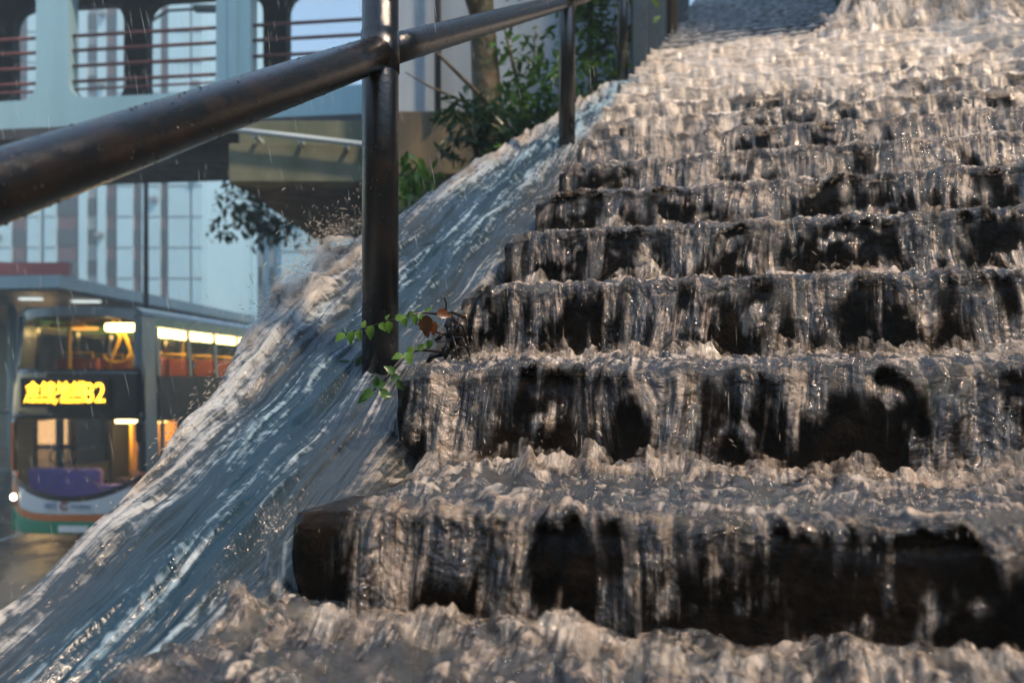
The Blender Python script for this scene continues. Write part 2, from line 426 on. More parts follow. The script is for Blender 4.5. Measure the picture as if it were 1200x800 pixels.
def drops_mesh(name, drops, mat):
    """stretched eight-sided drops; each (u, v, z, du, dv, dz, length, width)"""
    D = np.array(drops); n = len(D)
    x, y, z = uvz(D[:, 0], D[:, 1], D[:, 2]); c = np.stack([x, y, z], -1)
    dx = D[:, 3] * S[0] + D[:, 4] * N[0]; dy = D[:, 3] * S[1] + D[:, 4] * N[1]
    t = np.stack([dx, dy, D[:, 5]], -1); t /= np.linalg.norm(t, axis=1)[:, None]
    a = np.cross(t, np.array([.3, .9, .31])); a /= np.linalg.norm(a, axis=1)[:, None]; b = np.cross(t, a)
    L = D[:, 6][:, None]; w = D[:, 7][:, None]
    vs = [c + t * L, c - t * L]
    for pos, rr in ((.45, .75), (-.2, 1.0), ):
        for q in range(4):
            an = q * math.pi / 2
            vs.append(c + t * L * pos * -1 + w * rr * (math.cos(an) * a + math.sin(an) * b))
    V_ = np.stack(vs, 1).reshape(-1, 3)                     # 10 verts per drop
    f = []
    for q in range(4):
        q2 = (q + 1) % 4
        f += [(1, 2 + q, 2 + q2), (2 + q, 6 + q, 6 + q2), (2 + q, 6 + q2, 2 + q2), (0, 6 + q2, 6 + q)]
    F_ = (np.arange(n)[:, None, None] * 10 + np.array(f)[None]).reshape(-1, 3)
    return tri_soup(name, V_, F_, mat)
tm = NT('water_drop'); p_ = tm.bsdf((.50, .46, .41), .05, ior=1.34); tr_ = tm.n('ShaderNodeBsdfTransparent')
mx_ = tm.n('ShaderNodeMixShader'); mx_.inputs[0].default_value = .42
tm.l(tr_.outputs[0], mx_.inputs[1]); tm.l(p_.outputs[0], mx_.inputs[2]); M['drop'] = tm.done(mx_.outputs[0])
for k in range(0, 44): water_step(k)

# ================================================================== sloping chute beside the steps
UL = np.array([-1.2, -.1, .1, .3, .62, .9, 1.13, 1.5, 2.13, 3.0, 4.1, 6.5])
VL = np.array([-.30, -.335, -.355, -.385, -.45, -.50, -.53, -.49, -.44, -.33, -.17, -.13])
def v_left(u): return np.interp(u, UL, VL)
# rows follow the distance to the camera
us = [-.75]
while us[-1] < 5.6: us.append(us[-1] + .0021 * max(.55, P1[1] + us[-1] * S[1]))
us = np.array(us)
nc = 300
q = np.linspace(0, 1, nc)
UU, QQ = np.meshgrid(us, q, indexing='ij')
vl = v_left(UU) + .012 * perlin(UU * 6, UU * 0, 81) ; vr = .11
VVc = vl + (vr - vl) * QQ
wob = VVc + .02 * perlin(UU * 2.5, VVc * 3, 82)
st1 = fbm(wob * 15, UU * 2.6, 83, 3, .5); st2_ = fbm(wob * 50, UU * 6, 84, 2, .5); big = fbm(wob * 7, UU * 2.0, 85, 3)
hump = np.exp(-(((UU - .86) / np.where(UU > .86, .34, .45)) ** 2)) * ss(.62, .0, QQ) * np.clip(.75 + .7 * fbm(VVc * 9, UU * 4.5, 86, 3, .45), .1, 1.2)
farf = ss(1.0, 3.2, UU)
H_ = .014 * st1 + .004 * st2_ + .022 * big + .045 * hump + .02 * farf * fbm(VVc * 12, UU * 9, 87, 4)
H_ = H_ + .02 * np.exp(-((QQ) / .12) ** 2)
H_ = H_ - .09 * ss(.05, 0, QQ) ** 2
# along the steps the water laps at the sides of the blocks
Zc_ = plane_z(UU) + H_
kk = np.floor((UU - .025) / RUN); trd = Z1 + kk * RISE + .012        # tread level of the block beside
tgt = trd
Zc_ = Zc_ + (np.minimum(tgt - .02, Zc_) - Zc_) * ss(-.05, .10, VVc)
Uc_ = UU - .25 * hump * .13
# blue tone: sky reflection painted into the clear middle strip, silt near the steps and along the outer edge
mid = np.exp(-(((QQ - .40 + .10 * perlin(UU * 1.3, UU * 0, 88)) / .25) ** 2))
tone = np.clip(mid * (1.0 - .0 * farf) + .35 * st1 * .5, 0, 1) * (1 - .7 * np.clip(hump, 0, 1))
foamc = .03 + .55 * st1 + .22 * st2_ + .60 * np.clip(hump, 0, 1) + .80 * farf + .62 * ss(.26, .0, QQ) + .22 * ss(.50, .8, QQ)
foamc = foamc - .45 * ss(-.01, .04, VVc)
covc = np.ones_like(QQ)
X, Y, Z = uvz(Uc_, VVc, Zc_)
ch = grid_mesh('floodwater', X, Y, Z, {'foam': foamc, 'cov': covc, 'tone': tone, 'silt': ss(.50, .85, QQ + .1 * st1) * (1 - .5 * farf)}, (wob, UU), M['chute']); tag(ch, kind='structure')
sel = (us > .25) & (us < 2.3)
for i_, (dz, cv_) in enumerate(((.014, .42), (.030, .34), (.046, .26), (.064, .18))):
    ug = UU[sel][::2, :170:2]; qg = QQ[sel][::2, :170:2]; vg = VVc[sel][::2, :170:2]
    hm = hump[sel][::2, :170:2]; z0_ = Zc_[sel][::2, :170:2]
    nz_ = fbm(vg * 16 + i_ * 3, ug * 3 + i_, 140 + i_, 3, .5)
    hcl = np.clip(hm, 0, 1.3)
    zz_ = z0_ + dz * hcl + .03 * hcl * nz_
    cc_ = np.clip((cv_ + .55 * nz_) * ss(.12, .6, hcl) * ss(.0, .10, qg + .03), 0, .88)
    X, Y, Z = uvz(ug - .3 * dz * hcl, vg - .35 * dz * hcl + .01 * nz_, zz_)
    tag(grid_mesh('floodwater', X, Y, Z, {'foam': .75 + .4 * nz_, 'cov': cc_, 'silt': hm * 0}, (vg + i_ * .3 + .03 * nz_, ug * 1.5), M['froth']), kind='structure')
# concrete slope that carries it, with a wall down to the street
rs = np.linspace(-3.2, 9, 60); mb = MB()
for i, u in enumerate(rs):
    vlf = float(v_left(u)) - .0
    z = plane_z(u) - .11
    mb.v += [tuple(W(u, vlf + .07, ROAD - .1)), tuple(W(u, vlf + .07, z)), tuple(W(u, .06, z)), tuple(W(u, .06, ROAD - .1))]
for i in range(len(rs) - 1):
    for j in range(3): mb.f.append((i * 4 + j, i * 4 + j + 1, i * 4 + j + 5, i * 4 + j + 4))
mb.f.append((0, 1, 2, 3)); mb.f.append(tuple((len(rs) - 1) * 4 + j for j in (3, 2, 1, 0)))
tag(mb.build('slope', M['concrete']), kind='structure')

# trickle down the bare left corner of the lowest block
T, V4 = np.meshgrid(np.linspace(0, 1, 120), np.linspace(-.028, .028, 40), indexing='ij')
nz_ = fbm(V4 * 60, T * 2, 191, 3)
X, Y, Z = uvz(-.006 - .02 * T ** .7 - .003 * nz_ + .25 * np.abs(V4), V4 - .012 - .01 * T, Z1 + .006 - .20 * T ** 1.2)
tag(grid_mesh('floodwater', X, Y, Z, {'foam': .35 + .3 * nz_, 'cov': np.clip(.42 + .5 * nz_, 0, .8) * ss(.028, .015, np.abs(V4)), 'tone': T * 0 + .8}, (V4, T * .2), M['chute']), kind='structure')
# spray along the outer edge and the splash crest
r = np.random.default_rng(5); sp = []
for i in range(2600):
    u = .86 + r.normal() * .34; hv = np.exp(-(((u - .88) / .42) ** 2)); vv = v_left(u) + .02 + abs(r.normal()) * .06
    z = plane_z(u) + .02 + hv * .06 * max(0, 1 - (vv - v_left(u)) / .4) + (abs(r.normal()) * .035) * hv
    sp.append((u, vv - r.random() * .03, z, -.9, -.15 + .3 * r.normal() * .4, -.45 + .25 * r.normal(), .002 + .007 * r.random() ** 2, .0005 + .0010 * r.random() ** 2))
for i in range(170):
    u = 1.05 + r.normal() * .25; vv = v_left(u) + r.normal() * .05
    z = plane_z(u) + .06 + abs(r.normal()) * .08
    sp.append((u, vv, z, -.8, r.normal() * .3, r.normal() * .5, .004 + .014 * r.random() ** 2, .0009 + .0017 * r.random() ** 2))
for i in range(200):
    u = -.3 + 4 * r.random(); vv = v_left(u) + r.random() ** 1.5 * .5
    if vv > 0: continue
    d = P1[1] + u * S[1]
    sp.append((u, vv, plane_z(u) + .014 + .012 * r.random(), -1, .06 * r.normal(), -.5 + .12 * r.normal(), (.002 + .006 * r.random() ** 2) * max(1, d * .6), (.0003 + .0006 * r.random() ** 2) * max(1, d)))
tag(drops_mesh('water_spray', drops + sp, M['drop']), kind='stuff')

# ================================================================== waterfall from the right-hand wall, and its spray cloud
def sheet(v0, v1, ub, ztop, zbot, seed, dens, vx=.35):
    v = np.linspace(v0, v1, 160); t = np.linspace(0, 1, 150)
    T, V = np.meshgrid(t, v, indexing='ij'); c = (V - v0) / (v1 - v0)
    s1 = fbm(V * 18, T * 2, seed, 4, .6); U = ub + .12 - vx * T ** .6 * .5 + .03 * s1 + .05 * perlin(V * 7, T * 3, seed + 3)
    Z = ztop - (ztop - zbot) * T ** 1.3
    edge = ss(0, .12, c) * ss(1, .88, c)
    cov = np.clip(dens + .4 * s1, .15, .89) * edge + .0
    X, Y, Zw = uvz(U, V + .05 * T * (c - .5), Z)
    g = grid_mesh('waterfall', X, Y, Zw, {'foam': 1.2 + .2 * s1, 'cov': cov}, (V, T * (ztop - zbot)), M['froth']); tag(g, kind='structure')
sheet(1.56, 2.22, 4.95, 3.5, 1.95, 101, .86); sheet(1.60, 2.1, 4.85, 3.5, 1.95, 111, .65); sheet(1.40, 1.54, 5.1, 3.5, 1.98, 105, .5)
# boiling mound where it lands
v = np.linspace(1.05, 2.35, 330); u = np.linspace(5.25, 4.15, 260)
UU2, V3 = np.meshgrid(u, v, indexing='ij')
m = np.exp(-(((V3 - 1.95) / .42) ** 2) - ((UU2 - 4.75) / .30) ** 2) + .5 * np.exp(-(((V3 - 1.35) / .3) ** 2) - ((UU2 - 4.7) / .25) ** 2)
bo = fbm(V3 * 7, UU2 * 7, 121, 5, .58)
Zm = Z1 - .03 + SLOPE * UU2 + m * (.16 + .12 * bo) + .03 * bo
X, Y, Zw = uvz(UU2, V3, Zm)
g = grid_mesh('floodwater', X, Y, Zw, {'foam': .9 + .3 * bo, 'cov': np.ones_like(m)}, (V3, UU2), M['froth']); tag(g, kind='structure')
for i_, (dz, cv_) in enumerate(((.05, .6), (.11, .42), (.18, .28))):
    nz_ = fbm(V3 * 8 + i_ * 4, UU2 * 8, 150 + i_, 4, .6)
    X, Y, Zw = uvz(UU2 - dz * .3, V3 - dz * .2, Zm + dz * np.clip(m, 0, 1) * (1 + .6 * nz_))
    g = grid_mesh('floodwater', X, Y, Zw, {'foam': .9 + .3 * nz_, 'cov': np.clip((cv_ + .5 * nz_) * ss(.1, .5, m), 0, .88)}, (V3, UU2), M['froth']); tag(g, kind='structure')
# ================================================================== handrail
t = NT('wet_black_paint'); tc = t.n('ShaderNodeTexCoord').outputs['Object']
b1 = t.noise(tc, 260, 4, .7); b2 = t.noise(tc, 45, 4, .6); b3 = t.noise(t.scalev(tc, (1, .25, 1)), 14, 3)
hb = t.math('ADD', t.math('MULTIPLY', b1, .9), t.math('ADD', t.math('MULTIPLY', b2, .8), t.math('MULTIPLY', b3, .6)))
nb = t.bump(hb, 1.0, .0008)
rust = t.ramp(t.noise(tc, 22, 5, .7), .45, .62)
col = t.mix(rust, (.004, .004, .004), (.016, .010, .006))
M['black'] = t.done(t.bsdf(col, t.ramp(b2, .3, .7, .07, .17), spec=1.0, normal=nb).outputs[0])
rail = tag(empty('handrail', W(.511, -.116, plane_z(.511))), 'black painted steel tube handrail on round posts, beaded with rain', 'handrail')
def keep(o, par): o.parent = par; o.matrix_parent_inverse = Matrix.Translation(-par.location); return o
VR = -.116
PU = [.511, 2.30, 4.09, 5.88]
def rz(u):
    z0 = .603
    return z0 + (.543 if u < .511 else .512) * (u - .511)
def railpts(a, b, off=0.0): return [W(u, VR, rz(u) + off) for u in np.linspace(a, b, 12)]
keep(MB().tube(railpts(-1.15, .511), .0305, 40).build('rail', M['black'], smooth=True), rail)
keep(MB().tube(railpts(.50, 2.30), .0285, 32).build('rail', M['black'], smooth=True), rail)
keep(MB().tube(railpts(2.28, 8.0), .0285, 20).build('rail', M['black'], smooth=True), rail)
keep(MB().tube(railpts(-1.15, 8.0, .53), .0285, 20).build('top_rail', M['black'], smooth=True), rail)
for i, u in enumerate([-1.28] + PU + [7.67]):
    zb = plane_z(u) - .04; zt = rz(u) + .53
    p = keep(MB().tube([W(u, VR, zb), W(u, VR, zb + .5), W(u, VR, zt)], .0335, 40).build('post', M['black'], smooth=True), rail)
    c = MB().tube([W(u, VR, rz(u) - .0) - Vector((0, 0, .036)), W(u, VR, rz(u)) + Vector((0, 0, .036))], .0355, 32).build('collar', M['black'], smooth=True)
    keep(c, rail)

# beads of rain clinging to the near rail and post
r = np.random.default_rng(31); bv, bf = [], []
def bead(c, nrm, q):
    nrm = nrm.normalized(); a = nrm.cross(Vector((0, .3, 1))).normalized(); b = nrm.cross(a); base = len(bv)
    for (rr_, hh2) in ((1.0, -.2), (.9, .35), (.5, .72)):
        for j in range(8): w_ = j * math.pi / 4; bv.append(tuple(c + (a * math.cos(w_) + b * math.sin(w_)) * q * rr_ + nrm * q * hh2))
    bv.append(tuple(c + nrm * q * .82))
    for i in range(2):
        for j in range(8): bf.append((base + i * 8 + j, base + i * 8 + (j + 1) % 8, base + i * 8 + 8 + (j + 1) % 8)); bf.append((base + i * 8 + j, base + i * 8 + 8 + (j + 1) % 8, base + i * 8 + 8 + j))
    for j in range(8): bf.append((base + 16 + j, base + 16 + (j + 1) % 8, base + 24))
ax = (W(.511, VR, rz(.511)) - W(-.3, VR, rz(-.3))).normalized(); sd1 = ax.cross(Vector((0, 0, 1))).normalized(); up1 = sd1.cross(ax)
for i in range(1500):
    u = -.45 + 2.4 * r.random() ** 1.3; an = R_(-100 + 220 * r.random()) if r.random() < .8 else R_(-90 + 25 * r.normal())
    nrm = sd1 * math.cos(an) + up1 * math.sin(an); R0 = .0303 if u < .5 else .0283
    bead(W(u, VR, rz(u)) + nrm * R0, nrm, .0006 + .0013 * r.random() ** 3)
for i in range(500):
    an = R_(-90 + 100 * r.normal()); zz = plane_z(.511) + .75 * r.random(); nrm = Vector((math.cos(an), math.sin(an), 0)); p0 = W(.511, VR, zz)
    bead(p0 + nrm * .0333, nrm, .0006 + .0012 * r.random() ** 3)
t = NT('bead_water'); M['bead'] = t.done(t.bsdf((.03, .03, .032), .03, ior=1.33, spec=.9).outputs[0])
bo_ = tri_soup('rain_beads', bv, bf, M['bead']); bo_['kind'] = 'stuff'; keep(bo_, rail)

# ================================================================== street
road = MB(); road.add([(-400, -60, ROAD), (400, -60, ROAD), (400, 900, ROAD), (-400, 900, ROAD)], [(0, 1, 2, 3)])
t = NT('wet_asphalt'); tc = t.n('ShaderNodeTexCoord').outputs['Object']
wet = t.ramp(t.noise(tc, .9, 4, .6), .40, .62)
nb = t.bump(t.noise(tc, 40, 4, .7), .35, .01)
M['asphalt'] = t.done(t.bsdf(t.mix(wet, (.05, .052, .055), (.035, .037, .04)), t.math('SUBTRACT', .34, t.math('MULTIPLY', wet, .28)), normal=nb).outputs[0])
tag(road.build('road', M['asphalt']), kind='structure')
M['kerb'] = simple('kerb_stone', (.30, .30, .29), .35, var=.3, scale=2)
M['line'] = simple('road_paint', (.62, .62, .58), .35, var=.2, scale=6)
k_ = MB().box(-60, 60, 27.0, 34, ROAD - .1, ROAD + .14, .02); tag(k_.build('pavement', M['kerb']), kind='structure')
k_ = MB().box(-4.6, -1.2, -6, 12, ROAD - .1, ROAD + .14, .02); tag(k_.build('pavement', M['kerb']), kind='structure')
ln = MB().box(-4.95, -4.85, -8, 26, ROAD, ROAD + .004); ln.box(-9.95, -9.85, 8, 26, ROAD, ROAD + .004)
tag(ln.build('road', M['line']), kind='structure')

# ================================================================== footbridge upper left
M['bridge'] = simple('pale_painted_concrete', (.34, .55, .61), .45, var=.16, scale=1.3, bump=.2, bscale=12, dist=.01, streak=True)
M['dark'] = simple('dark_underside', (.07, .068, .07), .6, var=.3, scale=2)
M['redbar'] = simple('dark_red_rail', (.16, .05, .05), .35, var=.3, scale=8)
D0 = 11.0; MM = .126
bang = math.atan(-MM)
br = empty('footbridge', (0, 0, 0)); tag(br, 'pale blue-green covered footbridge with big rounded openings barred by dark red rails', 'footbridge')
bx = Vector((math.cos(bang), math.sin(bang), 0)); by = Vector((-math.sin(bang), math.cos(bang), 0))
br.location = Vector((0, D0, 0)); br.rotation_euler = (0, 0, bang)
def bl(px):      # local x of pixel column on the front plane
    X = (px - 600) / F; d = D0 / (1 + MM * X); return X * d / math.cos(bang)
def bz(px, py): X = (px - 600) / F; d = D0 / (1 + MM * X); return (445 - py) / F * d
def wall_with_holes(x0, x1, z0, z1, holes, rad, y0, y1, mat, name, parent):
    """solid wall with rounded openings: cut by a 2-D triangulation of a curve"""
    cu = bpy.data.curves.new(name, 'CURVE'); cu.dimensions = '2D'; cu.fill_mode = 'BOTH'
    def poly(pts):
        s = cu.splines.new('POLY'); s.points.add(len(pts) - 1)
        for p, (a, b) in zip(s.points, pts): p.co = (a, b, 0, 1)
        s.use_cyclic_u = True
    poly([(x0, z0), (x1, z0), (x1, z1), (x0, z1)])
    for (a, b, c, d) in holes:
        pts = []
        for (cx, cz, st) in ((b - rad, d - rad, 0), (a + rad, d - rad, 90), (a + rad, c + rad, 180), (b - rad, c + rad, 270)):
            for i in range(9): w = R_(st + i * 11.25); pts.append((cx + rad * math.cos(w), cz + rad * math.sin(w)))
        poly(pts)
    cu.extrude = (y1 - y0) / 2
    tmp = bpy.data.objects.new(name, cu)
    me = bpy.data.meshes.new_from_object(tmp); bpy.data.objects.remove(tmp)
    me.name = name
    me.transform(Matrix.Translation((0, (y0 + y1) / 2, 0)) @ Matrix.Rotation(R_(90), 4, 'X'))
    me.materials.clear()
    o = link(name, me, mat, parent); return o
zb = 3.76; zo0 = bz(170, 111); zo1 = bz(170, -26)
wd = bl(253) - bl(80); pitch = wd + (bl(80) - bl(42))
holes = [(bl(80) + i * pitch, bl(80) + i * pitch + wd, zo0, zo1) for i in range(-3, 2)]
x0 = bl(80) - 3 * pitch - .3; x1 = bl(425) + .5
wall_with_holes(x0, x1, zb, 7.2, holes, .26, 0, .22, M['bridge'], 'side_wall', br)
hb_ = [(a - .16, b - .16, zo0, zo1 + .1) for (a, b, c, d) in holes]
back = []
for i in range(-3, 3):
    bw = 2.19; pb = 2.65; a = -6.96 + i * pb
    back.append((a - .02, a + bw, 5.0, 6.84))
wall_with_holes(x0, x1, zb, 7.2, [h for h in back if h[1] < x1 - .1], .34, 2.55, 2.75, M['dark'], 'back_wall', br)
for (a, b, c, d) in holes:
    for py in (33.5, 51, 69.5, 88, 97.5):
        z = bz(170, py)
        m = MB().tube([(a - .02, .11, z), (b + .02, .11, z)], .027 if py < 95 else .018, 8).build('guard_bar', M['redbar'], br, True)
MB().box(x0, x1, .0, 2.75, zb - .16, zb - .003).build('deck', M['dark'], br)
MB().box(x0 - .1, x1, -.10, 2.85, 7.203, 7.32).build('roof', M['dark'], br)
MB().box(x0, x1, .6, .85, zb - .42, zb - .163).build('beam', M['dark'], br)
MB().box(bl(268), bl(279), -.025, -.003, zo0, 7.1).build('downpipe', M['bridge'], br)

# ================================================================== concrete viaduct beam with deck, pipe and white parapet
M['mossy'] = simple('mossy_concrete', (.17, .17, .11), .5, var=.0, scale=2.2, bump=.3, bscale=14, dist=.01, color2=(.08, .10, .055), streak=True)
M['ochre'] = simple('stained_ochre_concrete', (.19, .14, .07), .5, scale=3, bump=.3, bscale=14, color2=(.07, .06, .035), streak=True)
M['white'] = simple('weathered_white_wall', (.40, .47, .52), .4, var=.3, scale=2.0, bump=.2, streak=True)
M['pipe'] = simple('pale_pipe', (.50, .58, .60), .35, var=.15)
bm_ = empty('viaduct', at(346, 213, 8.0)); tag(bm_, 'mossy concrete beam and low deck under a weathered white wall, pipe along its face', 'viaduct')
def kp(o): return keep(o, bm_)
xl = at(268, 0, 8).x; zlo = at(0, 213, 8).z; zhi = at(0, 137, 8).z
kp(MB().box(xl, .2, 8.0, 8.25, zlo, at(0, 168, 8).z, .01).build('beam', M['mossy']))
kp(MB().box(xl + .06, -.9, 8.12, 8.4, at(0, 168, 8).z + .002, zhi, .01).build('ledge', M['mossy']))
kp(MB().box(xl + .02, .2, 8.253, 11.4, zlo + .02, zlo + .3).build('deck', M['dark']))
kp(MB().tube([at(262, 151, 7.9), at(345, 160, 7.9), at(430, 170, 7.9), at(470, 175, 7.9)], .028, 12).build('pipe', M['pipe'], smooth=True))
for px in (300, 352, 405): kp(MB().box(at(px, 0, 7.93).x - .02, at(px, 0, 7.93).x + .02, 7.9, 8.11, at(px, 151 + (px - 262) * .113, 7.9).z - .05, at(px, 151 + (px - 262) * .113, 7.9).z - .02).build('bracket', M['pipe']))
kp(MB().box(at(442, 0, 7.9).x, .2, 7.78, 7.997, zlo + .02, at(0, 131, 7.8).z, .01).build('plinth', M['ochre']))
kp(MB().box(at(442, 0, 7.9).x, 1.3, 7.84, 8.0, at(0, 131, 7.8).z + .002, 5.2, .01).build('parapet', M['white']))
kp(MB().box(xl + 1.0, .6, 9.3, 9.6, ROAD, zlo + .018).build('pier', M['dark']))
for px in (513,): kp(MB().tube([at(px, 132, 7.7), at(px, -260, 7.7)], .032, 12).build('drainpipe', M['dark'], smooth=True))
kp(MB().box(-.9, .2, 7.97, 8.1, at(0, 137, 8).z + .003, at(0, 137, 8).z + .05).build('coping', M['pipe']))

# ================================================================== far towers
M['tower'] = simple('pale_blue_tower_wall', (.36, .58, .70), .5, var=.12, scale=.15, bump=.1, bscale=2)
M['win'] = simple('tower_window', (.03, .04, .05), .3, var=.5, scale=.4, spec=.12)
M['spandrel'] = simple('maroon_spandrel', (.11, .05, .055), .6, var=.3, scale=.5, spec=.1)
M['greypanel'] = simple('grey_spandrel', (.20, .24, .27), .5, var=.3, scale=.5)
M['warm'] = emis('lit_window', (1, .62, .25), 1.6)
TD = 73.0
def tx(px, d=TD): return (px - 600) / F * d
def tz(py, d=TD): return (445 - py) / F * d
def tower(label, d, xa, xb, ztop, fins, bays, fh, n_floor, z_first, depth=14, extra=None, mat='tower', lit=()):
    root = empty('apartment_tower', (tx((xa + xb) / 2, d), d, ROAD)); tag(root, label, 'tower')
    k = lambda o: keep(o, root)
    k(MB().box(tx(xa, d), tx(xb, d), d + .7, d + depth, ROAD, ztop).build('wall', M[mat]))
    k(MB().box(tx(xa, d) - .5, tx(xb, d) + .5, d - .3, d + depth + .3, ztop + .005, ztop + 1.2).build('roof', M[mat]))
    for (a, b) in fins:
        k(MB().box(tx(a, d), tx(b, d), d, d + .695, ROAD + 3, ztop - .003).build('fin', M[mat]))
    rj = random.Random(int(d))
    for j in range(n_floor):
        for (a, b) in fins[1::2]:
            if rj.random() < .35:
                xx = tx(a + (b - a) * rj.uniform(.2, .8), d); zz = z_first + j * fh + rj.uniform(.2, 1.2)
                k(MB().box(xx - .32, xx + .32, d - .45, d - .003, zz, zz + .42, .03).build('air_conditioner', M['greypanel']))
    for (a, b) in fins:
        for j in range(n_floor): k(MB().box(tx(a, d) - .02, tx(b, d) + .02, d - .05, d - .002, z_first + j * fh - .35, z_first + j * fh - .25).build('floor_band', M['greypanel'])) if b - a > 10 else None
    proto = {}
    n = 0
    for bi, (a, b, colr) in enumerate(bays):
        w = tx(b, d) - tx(a, d)
        k(MB().box(tx(a, d) + .01, tx(b, d) - .01, d + .35, d + .69, ROAD + 4, ztop - .5).build('spandrel_strip', M[colr]))
        m = MB().box(-w / 2 + .06, w / 2 - .06, 0, .12, 0, fh * .5)
        for q in (.33, .66): m.box(-w / 2 + w * q - .03, -w / 2 + w * q + .03, -.04, -.002, 0, fh * .5)
        for j in range(n_floor):
            n += 1
            if n > 98: continue
            mat_ = M['warm'] if (bi, j) in lit else M['win']
            key = (bi, mat_.name)
            if key not in proto:
                me = bpy.data.meshes.new('window'); me.from_pydata(m.v, [], m.f); me.materials.append(mat_); proto[key] = me
            o = bpy.data.objects.new('window', proto[key]); COL.objects.link(o)
            o.location = ((tx(a, d) + tx(b, d)) / 2, d + .21, z_first + j * fh); k(o)
    return root
tower('pale tower with tall white fins between maroon window strips, seen under the footbridge', 73, -60, 238, 60,
      [(-40, -28), (-6, 12), (32, 46), (52, 65), (92, 101), (114, 123), (137, 155), (166, 187), (197, 222), (225, 237)],
      [(12, 32, 'spandrel'), (65, 92, 'spandrel'), (101, 114, 'greypanel'), (123, 137, 'spandrel'), (155, 166, 'spandrel'), (187, 197, 'spandrel')],
      2.82, 16, tz(322), lit=((1, 5), (0, 3)))
tower('farther pale tower with narrow banded window strips, right of the maroon-striped tower', 86, 238, 297, 58,
      [(251, 260), (263, 272), (283, 297)], [(238, 251, 'spandrel'), (272, 283, 'greypanel')], 2.9, 16, tz(350, 86), depth=12)
tower('plain bluish-white block with a few small square windows, behind the splashing crest', 62, 298, 470, 12.3,
      [(330, 470)], [(301, 306, 'greypanel'), (314, 319, 'greypanel')], 3.0, 4, tz(335, 62), depth=10)

# ================================================================== bus station canopy behind the bus
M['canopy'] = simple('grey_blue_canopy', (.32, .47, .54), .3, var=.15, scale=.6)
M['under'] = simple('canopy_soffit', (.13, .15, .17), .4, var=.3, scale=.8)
M['lamp'] = emis('ceiling_lamp', (.9, 1, .97), .55)
M['redsign'] = simple('red_fascia', (.42, .10, .09), .4, var=.2, scale=1)
cn = empty('station_canopy', at(70, 330, 22)); cn.location.z = ROAD; tag(cn, 'flat grey-blue canopy behind the bus with lamps set in its soffit', 'canopy')
zt_ = at(0, 322, 22).z; zb_ = at(0, 337, 22).z
A_ = at(70, 0, 22); B_ = at(300, 0, 36.5); Cc = Vector((B_.x - 24, B_.y + 4, 0)); Dd = Vector((A_.x - 24, A_.y + 3.2, 0))
quad = [Vector((p.x, p.y, zb_)) for p in (A_, B_, Cc, Dd)]
keep(MB().prism(quad, (0, 0, zt_ - zb_)).build('roof_slab', M['canopy']), cn)
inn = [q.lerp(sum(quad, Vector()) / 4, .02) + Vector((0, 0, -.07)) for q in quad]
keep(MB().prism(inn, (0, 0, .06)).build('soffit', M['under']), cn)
for (px, py, w) in ((36, 350, .32), (101, 353, .42)):
    d = (zb_ - .1) / ((445 - py) / F); c = at(px, py, d)
    keep(MB().box(c.x - w, c.x + w, c.y - .1, c.y + .1, c.z - .04, c.z + .02, .015).build('ceiling_lamp', M['lamp']), cn)
for (px, d) in ((14, 27), (70, 29), (205, 33), (250, 33)):
    c = at(px, 445, d); keep(MB().tube([(c.x, c.y, ROAD), (c.x, c.y, zb_ - .08)], .14, 14).build('column', M['canopy'], smooth=True), cn)
rs_ = empty('fascia_sign', at(30, 318, 21.6)); tag(rs_, 'long red fascia board standing on the canopy roof at the left edge', 'sign')
keep(MB().box(at(-60, 0, 22).x, at(68, 0, 22).x, 22.5, 22.7, zt_ + .06, zt_ + .42, .01).build('board', M['redsign']), rs_)
for px in (-50, 0, 60): keep(MB().box(at(px, 0, 22.6).x - .03, at(px, 0, 22.6).x + .03, 22.56, 22.64, zt_, zt_ + .058).build('bracket', M['under']), rs_)
# far low wall of shops under the canopy
M['shop'] = simple('shop_wall', (.30, .37, .40), .4, var=.3, scale=.7)
sh = empty('station_building', (-20, 33, ROAD)); tag(sh, 'low grey station building under the canopy, lit doorways behind the bus', 'building')
keep(MB().box(-34, -7, 36.2, 40, ROAD + .14, zb_ - .1).build('wall', M['shop']), sh)
M['door'] = simple('dim_door', (.10, .13, .15), .2)
for i in range(7): keep(MB().box(-33 + i * 3.6, -31 + i * 3.6, 36.05, 36.19, ROAD + .2, ROAD + 2.6).build('door', M['door'] if i % 3 else M['warm']), sh)
# slim lamp post behind the bus
lp = empty('street_lamp', at(171, 445, 19.5)); lp.location.z = ROAD; tag(lp, 'slim dark street lamp post rising behind the bus roof', 'street lamp')
c = at(171, 445, 21.5)
keep(MB().tube([(c.x, c.y, ROAD), (c.x, c.y, 4), (c.x, c.y, 9.6)], [.09, .065, .05], 12).build('pole', M['dark'], smooth=True), lp)
keep(MB().tube([(c.x, c.y, 9.58), (c.x + .6, c.y, 9.95), (c.x + 1.5, c.y, 10.0)], .04, 8).build('arm', M['dark'], smooth=True), lp)
keep(MB().box(c.x + 1.3, c.x + 1.95, c.y - .12, c.y + .12, 9.93, 10.07, .03).build('lamp_head', M['dark']), lp)

